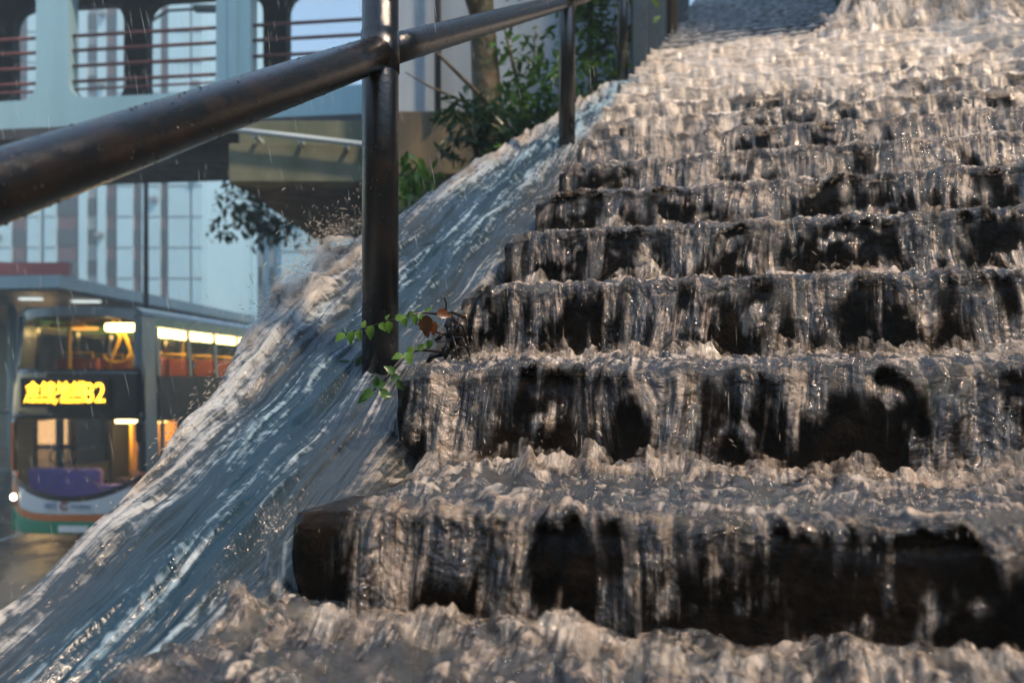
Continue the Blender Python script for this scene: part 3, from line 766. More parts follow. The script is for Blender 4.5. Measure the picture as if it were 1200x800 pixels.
# hillside and the tall box uphill: added out of view to block sky light and sun
M['sky_block'] = simple('sky_blocker_dark_green', (.020, .030, .022), .8, var=.5, scale=.3, bump=.6, bscale=1.5, dist=.3)
M['block'] = simple('sun_blocker_grey', (.20, .23, .25), .5, var=.2, scale=.3)
th = np.linspace(R_(170), R_(385), 60); hh_ = np.linspace(0, 1, 14)
TT, HH_ = np.meshgrid(th, hh_, indexing='ij')
rad = 17 + 9 * HH_; X = rad * np.cos(TT); Y = 2 + rad * np.sin(TT); Z = ROAD - .2 + 14 * HH_ ** .8 + 1.5 * fbm(TT * 4, HH_ * 3, 201, 4)
tag(grid_mesh('unseen_sky_blocker', X, Y, Z, mat=M['sky_block']), kind='structure')  # unseen slope, added to darken the sky light from behind the camera
ub = MB().box(12, 60, -.5, 36, ROAD, 52)  # unseen box, added to keep the sun off bus and footbridge
for j in range(12): ub.box(11.7, 60, -.8, -.503, 9 + j * 3, 9.35 + j * 3)
tag(ub.build('unseen_sun_blocker', M['block']), kind='structure')
# ================================================================== double-decker bus
bus = empty('double_decker_bus', (-8.07, 14.5, ROAD), R_(-4.8)); bus.scale = (1.05, 1, 1)
tag(bus, 'double-decker bus with lit amber destination display, lit windows and white, orange and green front', 'bus')
M['b_silver'] = simple('bus_silver_paint', (.17, .21, .23), .22, var=.08, scale=1, bump=.02, coat=.6)
M['b_black'] = simple('bus_black_panel', (.012, .010, .012), .12, var=.3, scale=1, bump=.02, coat=.8)
M['b_green'] = simple('bus_green_paint', (.012, .26, .13), .25, var=.1, scale=1, bump=.02, coat=.5)
M['b_orange'] = simple('bus_orange_paint', (.70, .19, .04), .25, var=.1, scale=1, bump=.02, coat=.5)
M['b_white'] = simple('bus_white_paint', (.80, .82, .82), .22, var=.08, scale=1, bump=.02, coat=.6)
M['b_maroon'] = simple('bus_dark_advert', (.07, .035, .045), .25, var=.5, scale=1.5, bump=.02, spec=.15)
M['b_purple'] = simple('purple_dashboard', (.36, .30, .88), .5, var=.1)
M['b_int'] = simple('bus_interior', (.75, .38, .16), .6, var=.4, scale=2)
M['b_intdark'] = simple('bus_interior_dark', (.05, .05, .07), .6, var=.4, scale=2)
M['b_seat'] = simple('red_brown_seat', (.26, .06, .035), .7, var=.3)
M['b_pole'] = simple('yellow_grab_pole', (.75, .45, .03), .35, var=.1)
M['rubber'] = simple('tyre_rubber', (.02, .02, .02), .6, var=.2)
M['metal'] = simple('grey_metal', (.35, .35, .36), .3, metal=.8)
M['glass'] = glass('bus_glass', (.85, .83, .84), .09)
M['glass_d'] = glass('tinted_glass', (.45, .45, .5), .22)
M['strip'] = emis('warm_ceiling_strip', (1, .70, .22), 12)
M['led'] = emis('amber_display', (1, .46, .015), 5)
M['head'] = emis('headlight_lens', (1, .86, .62), 12)
M['amber'] = emis('indicator', (1, .4, .06), 1.5)
M['skin'] = simple('skin', (.35, .2, .14), .6); M['cloth_dark'] = simple('dark_jacket', (.03, .035, .05), .8)
BW, BH, BL = 1.25, 4.45, 11.5
def fy(x, z):
    return .20 * abs(x / BW) ** 4 + .10 * abs(x / BW) ** 2 + .05 * max(0, z - 2.4) ** 1.4 + .05 * max(0, 1.0 - z)
def fx(x, z): return x * (1 - .075 * float(ss(2.2, 4.4, z)))
def patch(name, x0, x1, zlo, zhi, mat, off, nx=20, nz=10, parent=None, th=.03):
    """curved front panel; zlo / zhi are functions of x"""
    m = MB()
    for lay in (0, 1):
        for j in range(nz + 1):
            for i in range(nx + 1):
                x = x0 + (x1 - x0) * i / nx; z = zlo(x) + (zhi(x) - zlo(x)) * j / nz
                m.v.append((fx(x, z), fy(x, z) - off + lay * th, z))
    s = (nx + 1) * (nz + 1); w = nx + 1
    for j in range(nz):
        for i in range(nx):
            a = j * w + i; m.f.append((a, a + 1, a + w + 1, a + w)); m.f.append((s + a, s + a + w, s + a + w + 1, s + a + 1))
    for i in range(nx): m.f.append((i, s + i, s + i + 1, i + 1)); a = nz * w + i; m.f.append((a, a + 1, s + a + 1, s + a))
    for j in range(nz): a = j * w; m.f.append((a, a + w, s + a + w, s + a)); a += nx; m.f.append((a, s + a, s + a + w, a + w))
    return m.build(name, mat, parent or bus, True)
C_ = lambda c: (lambda x: c)
lw = lambda x: .98 + .42 * abs(x / BW) ** 2.2                      # lower edge of lower windscreen
front = patch('lower_bumper', -1.22, 1.22, C_(.28), lambda x: .52 + .25 * abs(x / BW) ** 5, M['b_green'], 0)
ps = patch('orange_band', -1.22, 1.22, lambda x: .523 + .25 * abs(x / BW) ** 5, lambda x: .645 + .30 * abs(x / BW) ** 5, M['b_orange'], .004)
bp = patch('bumper', -1.05, 1.05, lambda x: .649 + .30 * abs(x / BW) ** 5, lambda x: lw(x) - .10, M['b_white'], .002)
for s in (-1, 1):
    patch('lamp_surround', s * 1.05, s * 1.24, C_(.78), C_(1.42), M['b_orange'], .008, 6, 8)
    c = Vector((fx(s * 1.15, 1), fy(1.15, 1) - .03, .93))
    hl = MB().tube([c, c + Vector((0, .05, 0))], .055, 20).build('headlight', M['head'], bus)
    MB().tube([c + Vector((0, -.005, 0)), c + Vector((0, .06, 0))], .075, 20).build('rim', M['metal'], hl).location = (0, .012, 0)
    c2 = Vector((s * 1.19, fy(1.19, 1) - .02, 1.30)); MB().box(c2.x - .03, c2.x + .03, c2.y - .03, c2.y + .03, 1.42, 2.32, .02).build('corner_trim', M['b_orange'] if s < 0 else M['b_black'], bus)
patch('windscreen_rim', -1.2, 1.2, lambda x: lw(x) - .095, lambda x: lw(x) + .01, M['b_black'], .012)
ws = patch('windscreen', -1.13, 1.13, lambda x: lw(x) + .012, C_(2.36), M['glass'], .0, th=.012)
for s in (-1, 1): patch('windscreen_post', s * 1.13, s * 1.24, lambda x: lw(x) + .0, C_(2.38), M['b_black'], .006, 4, 10)
dp = patch('display_panel', -1.24, 1.24, C_(2.383), C_(3.30), M['b_black'], .008)
patch('upper_windscreen', -1.1, 1.1, C_(3.303), lambda x: 4.27 - .12 * abs(x / BW) ** 3, M['glass'], .0, th=.012)
for s in (-1, 1): patch('upper_windscreen_post', s * 1.1, s * 1.24, C_(3.303), C_(4.30), M['b_silver'], .006, 4, 10)
patch('roof_brow', -1.24, 1.24, lambda x: 4.272 - .12 * abs(x / BW) ** 3, lambda x: 4.45 - .10 * abs(x / BW) ** 3, M['b_silver'], .0)
# wipers
MB().tube([(-.5, fy(.5, 1) - .05, 1.05), (.05, fy(0, 1.2) - .06, 1.45)], .012, 6).build('wiper', M['b_black'], bus)
MB().tube([(.65, fy(.6, 1) - .05, 1.12), (.15, fy(0, 1.2) - .06, 1.5)], .012, 6).build('wiper', M['b_black'], bus)
def text(body, size, loc, mat, parent, name, align='LEFT', ext=.004, rot=(90, 0, 0), sx=1.0):
    cu = bpy.data.curves.new(name, 'FONT'); cu.body = body; cu.size = size; cu.align_x = align; cu.extrude = ext; cu.offset = .0
    tmp = bpy.data.objects.new(name, cu); me = bpy.data.meshes.new_from_object(tmp); bpy.data.objects.remove(tmp)
    me.name = name; me.materials.clear()
    me.transform(Matrix.Diagonal((sx, 1, 1, 1)))
    o = link(name, me, mat, parent); o.location = loc; o.rotation_euler = tuple(R_(a) for a in rot); return o
# display: recessed amber lettering on a black board, each stroke thick like a dot-matrix
MB().box(-.86, .76, -.04, -.012, 2.60, 3.14, .01).build('display_board', M['b_black'], bus)
for dx in (0,):
    text('金鐘地鐵', .30, (-.76 + dx, -.046 - dx * .1, 2.82), M['led'], dp, 'lettering', ext=.003, sx=.93)
    text('Admiralty Station', .145, (-.78 + dx, -.046 - dx * .1, 2.69), M['led'], dp, 'lettering', ext=.003, sx=1.06)
    text('82', .50, (.29 + dx, -.046 - dx * .1, 2.70), M['led'], dp, 'lettering', ext=.003, sx=.82)
M['logo_b'] = simple('blue_lettering', (.10, .20, .38), .4); M['logo_r'] = simple('red_emblem', (.45, .07, .05), .4)
text('城巴', .12, (-.44, -.02, .77), M['logo_b'], bp, 'lettering'); text('citybus', .13, (.06, -.02, .77), M['logo_b'], bp, 'lettering')
em = MB(); pts = [(-.06 + .07 * math.cos(R_(a)), -.022, .81 + .06 * math.sin(R_(a))) for a in range(40, 330, 20)]
em.tube(pts, .017, 8).build('emblem', M['logo_r'], bp, True)
MB().box(-.18, .36, -.01, .02, .33, .45, .004).build('number_plate', M['b_white'], bus)
# sides
def side(s):
    def pan(name, y0, y1, z0, z1, mat, th=.04, parent=bus):
        # follow the inward lean of the upper deck
        xa = fx(BW, z0); xb = fx(BW, z1)
        poly = [(s * xa, y0, z0), (s * xa, y1, z0), (s * xb, y1, z1), (s * xb, y0, z1)]
        return MB().prism(poly, (-s * th, 0, 0)).build(name, mat, parent)
    yf = .30
    pan('skirt', yf, BL, .30, .80, M['b_green']); pan('side_panel', yf, BL, .803, 1.30, M['b_silver'])
    pan('side_band', .78, BL, 2.30, 3.18, M['b_maroon']); pan('front_pillar', yf, .777, 1.303, 4.28, M['b_silver'] if s > 0 else M['b_silver'])
    pan('roof_edge', .78, BL, 4.10, 4.30, M['b_green'], .06)
    ys = [.90 + 1.18 * i for i in range(10)]
    for i, y in enumerate(ys[:-1]):
        pan('window_pillar', y - .12 if i == 0 else y - .06, y + .06 if i else y, 3.183, 4.097, M['b_black'])
        g = pan('window', y + .063, y + 1.117, 3.183, 4.097, M['glass'], .008)
        pan('window_pillar', y - .06, y + .06, 1.303, 2.297, M['b_black'])
        g = pan('window', y + .063, y + 1.117, 1.303, 2.297, M['glass'], .008)
    pan('window_pillar', ys[-1] - .06, BL, 3.183, 4.097, M['b_black']); pan('window_pillar', ys[-1] - .06, BL, 1.303, 2.297, M['b_black'])
side(1); side(-1)
rf = MB()
for j, (w, z) in enumerate(((1.16, 4.303), (1.14, 4.38), (1.02, 4.45))): rf.v += [(-w, .35, z), (w, .35, z), (w, BL, z), (-w, BL, z)]
for j in range(2):
    for i in range(4): a = j * 4; rf.f.append((a + i, a + (i + 1) % 4, a + 4 + (i + 1) % 4, a + 4 + i))
rf.f += [(0, 3, 2, 1), (8, 9, 10, 11)]; rf.build('roof', M['b_silver'], bus)
MB().box(-1.2, 1.2, BL - .05, BL, .3, 4.28).build('rear_panel', M['b_silver'], bus)
MB().box(-1.18, 1.18, .45, BL - .06, .52, .60).build('lower_floor', M['b_intdark'], bus)
MB().box(-1.18, 1.18, .30, BL - .06, 2.36, 2.44).build('upper_floor', M['b_int'], bus)
MB().box(-1.12, 1.12, .35, BL - .06, 4.27, 4.295).build('ceiling', M['b_intdark'], bus)
for y in (1.6, 5.0, 8.4): MB().box(-1.1, 1.1, y + 1.5, y + 1.54, 3.55, 4.26).build('bulkhead', M['b_int'], bus) if y > 8 else None
# ceiling light strips: seen through the upper side windows and through the front
for i in range(9): MB().box(.78, 1.04, 1.0 + 1.18 * i, 1.98 + 1.18 * i, 3.96, 4.10, .03).build('ceiling_strip', M['strip'], bus)
MB().box(.36, 1.04, .50, .75, 4.02, 4.16, .03).build('ceiling_strip', M['strip'], bus)
for i in range(6): MB().box(.5, .75, 2.4 + 1.3 * i, 3.3 + 1.3 * i, 2.28, 2.33, .01).build('ceiling_strip', M['strip'], bus)
MB().box(.30, 1.05, .95, 1.45, 2.27, 2.33, .01).build('ceiling_strip', M['strip'], bus)
MB().box(-.95, -.5, 1.6, 1.75, 4.12, 4.17, .01).build('ceiling_strip', M['amber'], bus)
# seats, upper deck
def seat(x, y, zf):
    st = MB().box(x - .42, x + .42, y, y + .42, zf + .38, zf + .48, .03).build('seat', M['b_seat'], bus)
    MB().box(x - .42, x + .42, y + .36, y + .46, zf + .45, zf + 1.10, .03).build('backrest', M['b_seat'], st)
    MB().tube([(x - .3, y + .41, zf + 1.1), (x - .3, y + .41, zf + 1.2), (x + .3, y + .41, zf + 1.2), (x + .3, y + .41, zf + 1.1)], .016, 8).build('grab_handle', M['b_pole'], st, True)
for i in range(9):
    for x in (-.68, .68): seat(x, .95 + i * 1.05, 2.44)
for i in range(5): seat(.68, 2.4 + i * 1.3, .62); seat(-.68, 3.4 + i * 1.3, .62)
# yellow grab poles by the stairs
for (x0_, x1_, y) in ((.42, .28, .7), (.50, .66, .75), (-.62, -.62, 1.0), (.2, .2, 2.6), (-.2, -.2, 4.6)):
    MB().tube([(x0_ - .02, y, 4.25), (x0_ + .12 if x0_ > .3 else x0_, y, 3.9), (x1_ + .1 if x0_ > .3 else x1_, y, 3.5), (x1_, y, 3.1)], .032, 8).build('grab_pole', M['b_pole'], bus, True)
MB().tube([(.22, .7, 3.55), (.36, .7, 3.42), (.64, .72, 3.45), (.72, .73, 3.6)], .03, 8).build('grab_pole', M['b_pole'], bus, True)
MB().tube([(-1.0, 1.0, 4.16), (-.30, 1.0, 4.16)], .04, 8).build('grab_pole', M['b_pole'], bus, True)
for y in (1.4, 3.8, 6.2): MB().tube([(.35, y, .62), (.35, y, 2.35)], .02, 8).build('grab_pole', M['b_pole'], bus, True)
# cab
MB().box(-1.05, .30, .42, .60, .85, 1.44, .06).build('dashboard', M['b_purple'], bus)
MB().box(.285, 1.08, .45, .62, .85, 1.14, .03).build('dashboard', M['b_purple'], bus)
MB().box(-.15, -.08, 1.5, 2.2, .62, 2.34).build('cab_partition', M['b_intdark'], bus)
MB().box(.15, 1.1, 1.7, 1.76, .62, 2.3).build('cab_partition', M['b_int'], bus)
MB().box(.30, .55, .95, 1.15, 1.0, 1.2, .03).build('fare_box', M['metal'], bus)
wh = MB().tube([(-.58 + .23 * math.cos(w), .72 + .1 * math.sin(w), 1.66 + .17 * math.sin(w)) for w in np.linspace(0, 2 * math.pi, 22)], .017, 8).build('steering_wheel', M['b_black'], bus, True)
for (x, y) in ((-1.08, 2.6), (1.08, 2.6), (-1.08, 8.6), (1.08, 8.6)):
    w = MB().tube([(x - .14, y, .48), (x + .14, y, .48)], .48, 32).build('wheel', M['rubber'], bus)
    MB().tube([(x - .15, y, .48), (x + .15, y, .48)], .27, 24).build('rim', M['metal'], w)
for s in (-1, 1):
    m = MB().tube([(s * 1.20, .15, 2.5), (s * 1.38, -.12, 2.5), (s * 1.40, -.16, 2.35)], .018, 8).build('mirror_arm', M['b_black'], bus, True)
    MB().box(s * 1.40 - .08, s * 1.40 + .08, -.22, -.14, 1.98, 2.36, .03).build('mirror', M['b_black'], m)

# ================================================================== driver, seated in the cab
import bmesh
def skin_person(name, joints, edges, mat, loc):
    me = bpy.data.meshes.new(name); me.from_pydata([j[0] for j in joints], edges, [])
    o = bpy.data.objects.new(name, me); COL.objects.link(o)
    md = o.modifiers.new('s', 'SKIN'); o.modifiers.new('d', 'SUBSURF').levels = 1
    for i, j in enumerate(joints): me.skin_vertices[0].data[i].radius = (j[1], j[1] * j[2])
    me.skin_vertices[0].data[0].use_root = True
    md.use_smooth_shade = True
    dg = bpy.context.evaluated_depsgraph_get(); m2 = bpy.data.meshes.new_from_object(o.evaluated_get(dg)); bpy.data.objects.remove(o)
    m2.name = name; m2.materials.clear()
    q = link(name, m2, mat, None, True); q.location = loc; return q

# ================================================================== leaves
def leaf_mat(name, a, b, rough=.3):
    t = NT(name); g = t.n('ShaderNodeNewGeometry'); tc = t.n('ShaderNodeTexCoord').outputs['Object']
    nz = t.ramp(t.noise(tc, 7, 4, .6), .35, .65)
    rnd = g.outputs['Random Per Island']
    c = t.mix(t.math('ADD', t.math('MULTIPLY', nz, .5), t.math('MULTIPLY', rnd, .5)), a, b)
    p = t.bsdf(c, rough); tl = t.n('ShaderNodeBsdfTranslucent'); t.l(c, tl.inputs[0])
    m = t.n('ShaderNodeMixShader'); m.inputs[0].default_value = .35; t.l(p.outputs[0], m.inputs[1]); t.l(tl.outputs[0], m.inputs[2])
    return t.done(m.outputs[0])
M['leaf'] = leaf_mat('green_leaf', (.025, .075, .015), (.075, .17, .03))
M['leaf_d'] = leaf_mat('dark_leaf', (.009, .030, .017), (.025, .06, .022))
M['leaf_y'] = leaf_mat('bright_leaf', (.06, .16, .02), (.15, .27, .04))
M['leaf_b'] = leaf_mat('dead_leaf', (.11, .04, .012), (.20, .08, .025))
M['bark'] = simple('mossy_bark', (.10, .065, .035), .7, color2=(.05, .05, .02), scale=8, bump=.8, bscale=18, dist=.03)
M['twig'] = simple('wet_twig', (.014, .009, .007), .35, var=.4, scale=30)
M['soil'] = simple('dark_wet_soil', (.022, .022, .018), .5, var=.5, scale=6, bump=.9, bscale=12, dist=.05)
def leaves(centers, n, size, spread, r, shape=(1, .38), droop=.3):
    V_, F_ = [], []
    prof = ((0, 0), (.25, .8), (.55, 1.0), (.8, .55), (1.0, 0))
    for c in centers:
        for i in range(n):
            p = Vector(c) + Vector((r.gauss(0, spread[0]), r.gauss(0, spread[1]), r.gauss(0, spread[2])))
            d = Vector((r.gauss(0, 1), r.gauss(0, 1), r.gauss(-droop, .6))).normalized(); up = Vector((r.gauss(0, .5), r.gauss(0, .5), 1)).normalized()
            s = d.cross(up).normalized(); up = s.cross(d); L = size * r.uniform(.55, 1.25); wd_ = L * shape[1] * .5
            b = len(V_); fold = r.uniform(.1, .5)
            for (a, w) in prof:
                cc = p + d * L * a - up * L * .22 * a * a
                V_ += [cc - s * w * wd_ + up * w * wd_ * fold, cc, cc + s * w * wd_ + up * w * wd_ * fold]
            for j in range(4):
                q = b + j * 3; F_ += [(q, q + 1, q + 4, q + 3), (q + 1, q + 2, q + 5, q + 4)]
    return V_, F_
def plant(name, label, cat, base, stems, centers, n, size, spread, mat, seed, group=None, shape=(1, .38), stem_mat='bark'):
    r = random.Random(seed); root = empty(name, base); tag(root, label, cat, group)
    m = MB()
    for (pts, rad) in stems: m.tube(pts, [rad * (1 - .7 * i / (len(pts) - 1)) for i in range(len(pts))], 8)
    if stems: keep(m.build('trunk' if cat == 'tree' else 'stem', M[stem_mat], smooth=True), root)
    V_, F_ = leaves(centers, n, size, spread, r, shape)
    keep(tri_soup('crown' if cat == 'tree' else 'foliage', [tuple(q) for q in V_], F_, M[mat]), root)
    return root

# bank of dark soil behind the chute
uu = np.linspace(2.5, 8.5, 90); vv = np.linspace(-1.25, -.10, 60)
UB, VB = np.meshgrid(uu, vv, indexing='ij')
edge = v_left(UB)
ZB = plane_z(UB) - .13 - .50 * np.maximum(0, edge - VB) + .10 * fbm(UB * 2.2, VB * 2.2, 131, 4) - .5 * ss(3.2, 2.5, UB)
X, Y, Zw = uvz(UB, VB, ZB); tag(grid_mesh('soil_bank', X, Y, Zw, mat=M['soil']), kind='structure')
# tree trunk with crown
D = 5.6
tr0 = at(566, 200, D)
plant('tree', 'mossy brown tree trunk behind the handrail, its crown mostly above the frame', 'tree', tr0,
      [([at(574, 260, D), at(572, 130, D), at(566, 40, D), at(562, -60, D), at(570, -180, D), at(560, -320, D)], .125),
       ([at(566, 40, D), at(545, -20, D - .1), at(500, -110, D - .3), at(440, -180, D)], .05),
       ([at(566, -20, D), at(610, -100, D), at(660, -190, D)], .05)],
      [at(560 + random.gauss(0, 95), -150 + random.gauss(0, 50), D + random.gauss(0, .5)) for _ in range(60)], 26, .11, (.16, .16, .12), 'leaf_d', 3)
# shrubs on the bank
rr = random.Random(4)
def cl(px, py, d, sx, sy, n): return [at(px + rr.gauss(0, sx), py + rr.gauss(0, sy), d + rr.gauss(0, .12)) for _ in range(n)]
plant('shrub', 'leafy shrub with thin red-brown stems between the trunk and the second handrail post', 'shrub', at(612, 190, 4.9),
      [([at(618, 190, 4.9), at(612, 120, 4.9), at(600, 70, 4.9), at(588, 20, 4.9)], .022), ([at(612, 120, 4.9), at(625, 80, 4.8), at(628, 30, 4.8)], .012),
       ([at(598, 150, 4.9), at(560, 110, 4.7), at(520, 70, 4.6), at(505, 55, 4.6)], .018), ([at(585, 135, 4.8), at(540, 118, 4.6), at(500, 100, 4.5), at(475, 85, 4.5)], .011)],
      cl(625, 140, 4.7, 25, 28, 26) + cl(640, 80, 4.8, 14, 28, 14) + cl(598, 105, 4.7, 12, 14, 6) + cl(610, 50, 4.8, 16, 14, 5), 11, .085, (.06, .06, .05), 'leaf', 5)
plant('shrub', 'low dark shrub with long drooping leaves beside the ochre plinth', 'shrub', at(560, 200, 4.4),
      [([at(566, 205, 4.5), at(552, 160, 4.4), at(545, 130, 4.3)], .02)],
      cl(560, 155, 4.4, 22, 16, 12) + cl(598, 165, 4.3, 24, 16, 14) + cl(545, 128, 4.3, 12, 8, 5), 12, .12, (.05, .05, .04), 'leaf_d', 6, shape=(1, .22))
plant('shrub', 'bright yellow-green shrub right of the second handrail post', 'shrub', at(690, 130, 5.6),
      [([at(700, 140, 5.6), at(695, 80, 5.6), at(690, 20, 5.6), at(700, -50, 5.6)], .03), ([at(695, 80, 5.6), at(715, 40, 5.6), at(725, 10, 5.6)], .015)],
      cl(695, 20, 5.6, 22, 22, 22) + cl(712, 45, 5.6, 12, 14, 8) + cl(690, -30, 5.6, 26, 20, 14), 15, .10, (.07, .07, .05), 'leaf_y', 7)
plant('shrub', 'dull green shrub low behind the second handrail post, at the edge of the flow', 'shrub', at(690, 140, 5.1),
      [([at(695, 150, 5.1), at(690, 90, 5.1)], .015)],
      cl(690, 95, 5.1, 16, 18, 14) + cl(700, 120, 5.1, 14, 12, 8), 12, .08, (.05, .05, .04), 'leaf', 8)
plant('fern', 'green clump of leaves on the dark bank right beside the first handrail post', 'plant', at(490, 260, 3.9),
      [([at(490, 270, 3.9), at(485, 240, 3.9)], .012)],
      cl(485, 215, 3.9, 12, 12, 9) + cl(480, 240, 3.8, 10, 10, 6) + cl(505, 240, 3.8, 14, 14, 5), 11, .085, (.045, .045, .03), 'leaf', 9)
plant('weed', 'small bright green weed at the outer edge of the chute, below the ochre plinth', 'plant', at(575, 182, 4.2),
      [([at(576, 186, 4.2), at(574, 176, 4.2)], .006)], cl(575, 176, 4.2, 6, 3, 5), 8, .06, (.02, .02, .012), 'leaf_y', 10)
plant('tree', 'dark leafy branch of a street tree hanging under the viaduct beam', 'tree', Vector((at(330, 0, 13).x, 13, ROAD)),
      [([Vector((at(400, 0, 13).x, 13, ROAD)), at(395, 330, 13), at(372, 262, 13), at(335, 240, 13), at(290, 232, 13)], .11)],
      cl(285, 240, 13, 20, 12, 18) + cl(335, 268, 13, 32, 7, 14) + cl(305, 262, 13, 14, 12, 10), 14, .16, (.12, .14, .10), 'leaf_d', 12)

# ================================================================== fence left of the upper flight, right-hand wall and fence
M['fence'] = simple('dark_green_fence', (.020, .032, .036), .3, var=.4, scale=5)
M['brownpost'] = simple('brown_post', (.22, .13, .06), .5, var=.4, scale=10, streak=True)
M['rwall'] = simple('dark_stone_wall', (.05, .05, .052), .35, var=.5, scale=4, bump=.7, bscale=18, dist=.03)
fe = empty('metal_fence', W(6, -.06, plane_z(6))); tag(fe, 'tall dark metal fence along the left edge of the upper flight', 'fence')
m = MB()
for i in range(64):
    u = 4.25 + i * .095; z = plane_z(u) + .02; c = W(u, -.02, z)
    m.box(c.x - .020, c.x + .020, c.y - .012, c.y + .012, z, z + 1.9)
keep(m.build('pickets', M['fence']), fe)
keep(MB().prism([W(4.2, -.045, plane_z(4.2)), W(10.3, -.045, plane_z(10.3)), W(10.3, -.045, plane_z(10.3) + 1.85), W(4.2, -.045, plane_z(4.2) + 1.85)], (-.015, 0, 0)).build('panel', M['fence']), fe)
for u in (4.2, 5.6, 7.0, 8.6, 10.3):
    c = W(u, -.03, plane_z(u)); keep(MB().box(c.x - .045, c.x + .045, c.y - .045, c.y + .045, c.z - .1, c.z + 2.05, .006).build('post', M['fence']), fe)
bpz = W(6.35, .04, 0); pz_ = Z1 + 6.35 * SLOPE - .1
tag(MB().tube([(bpz.x, bpz.y, pz_), (bpz.x, bpz.y, pz_ + 1.2), (bpz.x, bpz.y, pz_ + 2.6)], [.05, .045, .045], 12).build('signpost', M['brownpost'], smooth=True), 'slim brown post at the left foot of the upper flight, before the dark fence', 'post')
rw = empty('stone_wall', W(6, 2.0, 1)); tag(rw, 'dark wet stone wall right of the upper flight, behind the waterfall', 'wall')
def vq(u, v, z): return W(u, v, z)
keep(MB().prism([vq(5.12, 1.97, 1.0), vq(14, 1.97, 5.5), vq(14, 1.97, 9.5), vq(5.12, 1.97, 5.2)], tuple(N * .3) + (0,)).build('wall', M['rwall']), rw)
keep(MB().prism([vq(5.12, 1.30, 3.42), vq(5.12, 2.5, 3.42), vq(5.12, 2.5, 3.60), vq(5.12, 1.30, 3.60)], tuple(S * .5) + (0,)).build('ledge', M['rwall']), rw)
keep(MB().prism([vq(5.0, 2.28, .8), vq(5.0, 2.8, .8), vq(5.0, 2.8, 4.0), vq(5.0, 2.28, 4.0)], tuple(S * .3) + (0,)).build('pier', M['rwall']), rw)
fr = empty('railing', W(4.6, 2.37, 1.6)); tag(fr, 'dark upright railings right of the waterfall at the picture edge', 'railing')
m = MB()
for i in range(40):
    u = 1.0 + i * .10; z = Z1 + SLOPE * u; c = W(u, 2.38, z); m.box(c.x - .014, c.x + .014, c.y - .014, c.y + .014, z - .2, z + 1.1)
keep(m.build('bars', M['fence']), fr)
keep(MB().tube([W(u, 2.38, Z1 + SLOPE * u + 1.1) for u in (1.0, 2, 3, 4, 4.95)], .025, 10).build('top_rail', M['fence'], smooth=True), fr)
plant('weed', 'small green and brown weed on the upper flight, left of the waterfall', 'plant', W(6.9, 1.62, Z1 + SLOPE * 6.9 + .05),
      [], [W(6.9, 1.62 + i * .05, Z1 + SLOPE * 6.9 + .08) for i in range(-2, 3)], 9, .07, (.03, .03, .02), 'leaf', 14)

# ================================================================== vine and debris caught at the first post
D = 1.22
r = random.Random(21)
vine = empty('vine', at(545, 420, D)); tag(vine, 'green vine with toothed leaves and two dead brown leaves, reaching left across the first post', 'vine')
path = [at(545, 372, 1.36), at(530, 366, 1.33), at(515, 368, 1.30), at(497, 366, 1.28), at(478, 370, 1.27), at(458, 375, 1.26), at(440, 381, 1.26), at(422, 386, 1.27), at(408, 390, 1.28), at(402, 396, 1.28)]
m = MB().tube(path, [.0028 - .0002 * i for i in range(len(path))], 6)
low = [at(540, 415, 1.38), at(515, 412, 1.34), at(495, 410, 1.30), at(478, 412, 1.28), at(462, 430, 1.26), at(448, 448, 1.24), at(432, 462, 1.23)]
m.tube(low, [.003 - .0003 * i for i in range(len(low))], 6)
for a, b in (((522, 366), (521, 348)), ((560, 350), (572, 335)), ((540, 372), (530, 392)), ((530, 392), (535, 420))):
    m.tube([at(*a, 1.32), at((a[0] + b[0]) / 2 + 1.5, (a[1] + b[1]) / 2, 1.32), at(*b, 1.31)], .0016, 6)
keep(m.build('stem', M['twig'], smooth=True), vine)
def toothed(p, d, up, L, w):
    s = d.cross(up).normalized(); up = s.cross(d).normalized(); out = []
    for (a, k) in ((0, .05), (.10, .55), (.22, .85), (.30, .72), (.42, 1.0), (.52, .72), (.62, .78), (.72, .42), (.84, .36), (1.0, .0)):
        out.append((a, k))
    V_ = []; F_ = []
    for (a, k) in out:
        c = p + d * L * a - up * L * .25 * a * a
        V_ += [c - s * k * w + up * k * w * .35, c, c + s * k * w + up * k * w * .35]
    for j in range(len(out) - 1): q = j * 3; F_ += [(q, q + 1, q + 4, q + 3), (q + 1, q + 2, q + 5, q + 4)]
    return V_, F_
def leafset(specs, mat, name='leaf'):
    for (px, py, d, dx, dy, L) in specs:
        p = at(px, py, d); di = Vector((dx, r.uniform(-.5, .1), -dy)).normalized(); up = Vector((r.uniform(-.4, .4), -1, r.uniform(.2, .7))).normalized()
        V_, F_ = toothed(p, di, up, L * .92, L * .36)
        keep(tri_soup(name, [tuple(q) for q in V_], F_, M[mat]), vine)
leafset([(404, 391, 1.27, -.6, .5, .022), (413, 388, 1.26, -.2, 1, .024), (425, 384, 1.26, .3, -1, .014), (420, 386, 1.25, .2, 1, .020), (436, 381, 1.25, -.2, 1, .026),
         (446, 378, 1.25, .5, .8, .018), (455, 376, 1.25, .1, 1, .022), (463, 374, 1.25, .9, -.3, .020), (452, 375, 1.25, .4, -.7, .012), (473, 371, 1.26, .2, 1, .019), (478, 370, 1.26, .7, -.5, .014),
         (486, 369, 1.26, .1, 1, .018), (498, 365, 1.26, .6, -.3, .015), (492, 367, 1.26, .3, 1, .012), (504, 398, 1.28, -.2, 1, .018), (486, 408, 1.27, -.6, .3, .020), (478, 412, 1.26, .2, .9, .024),
         (472, 416, 1.25, -.8, .2, .020), (490, 410, 1.27, .7, -.6, .018)], 'leaf_y')
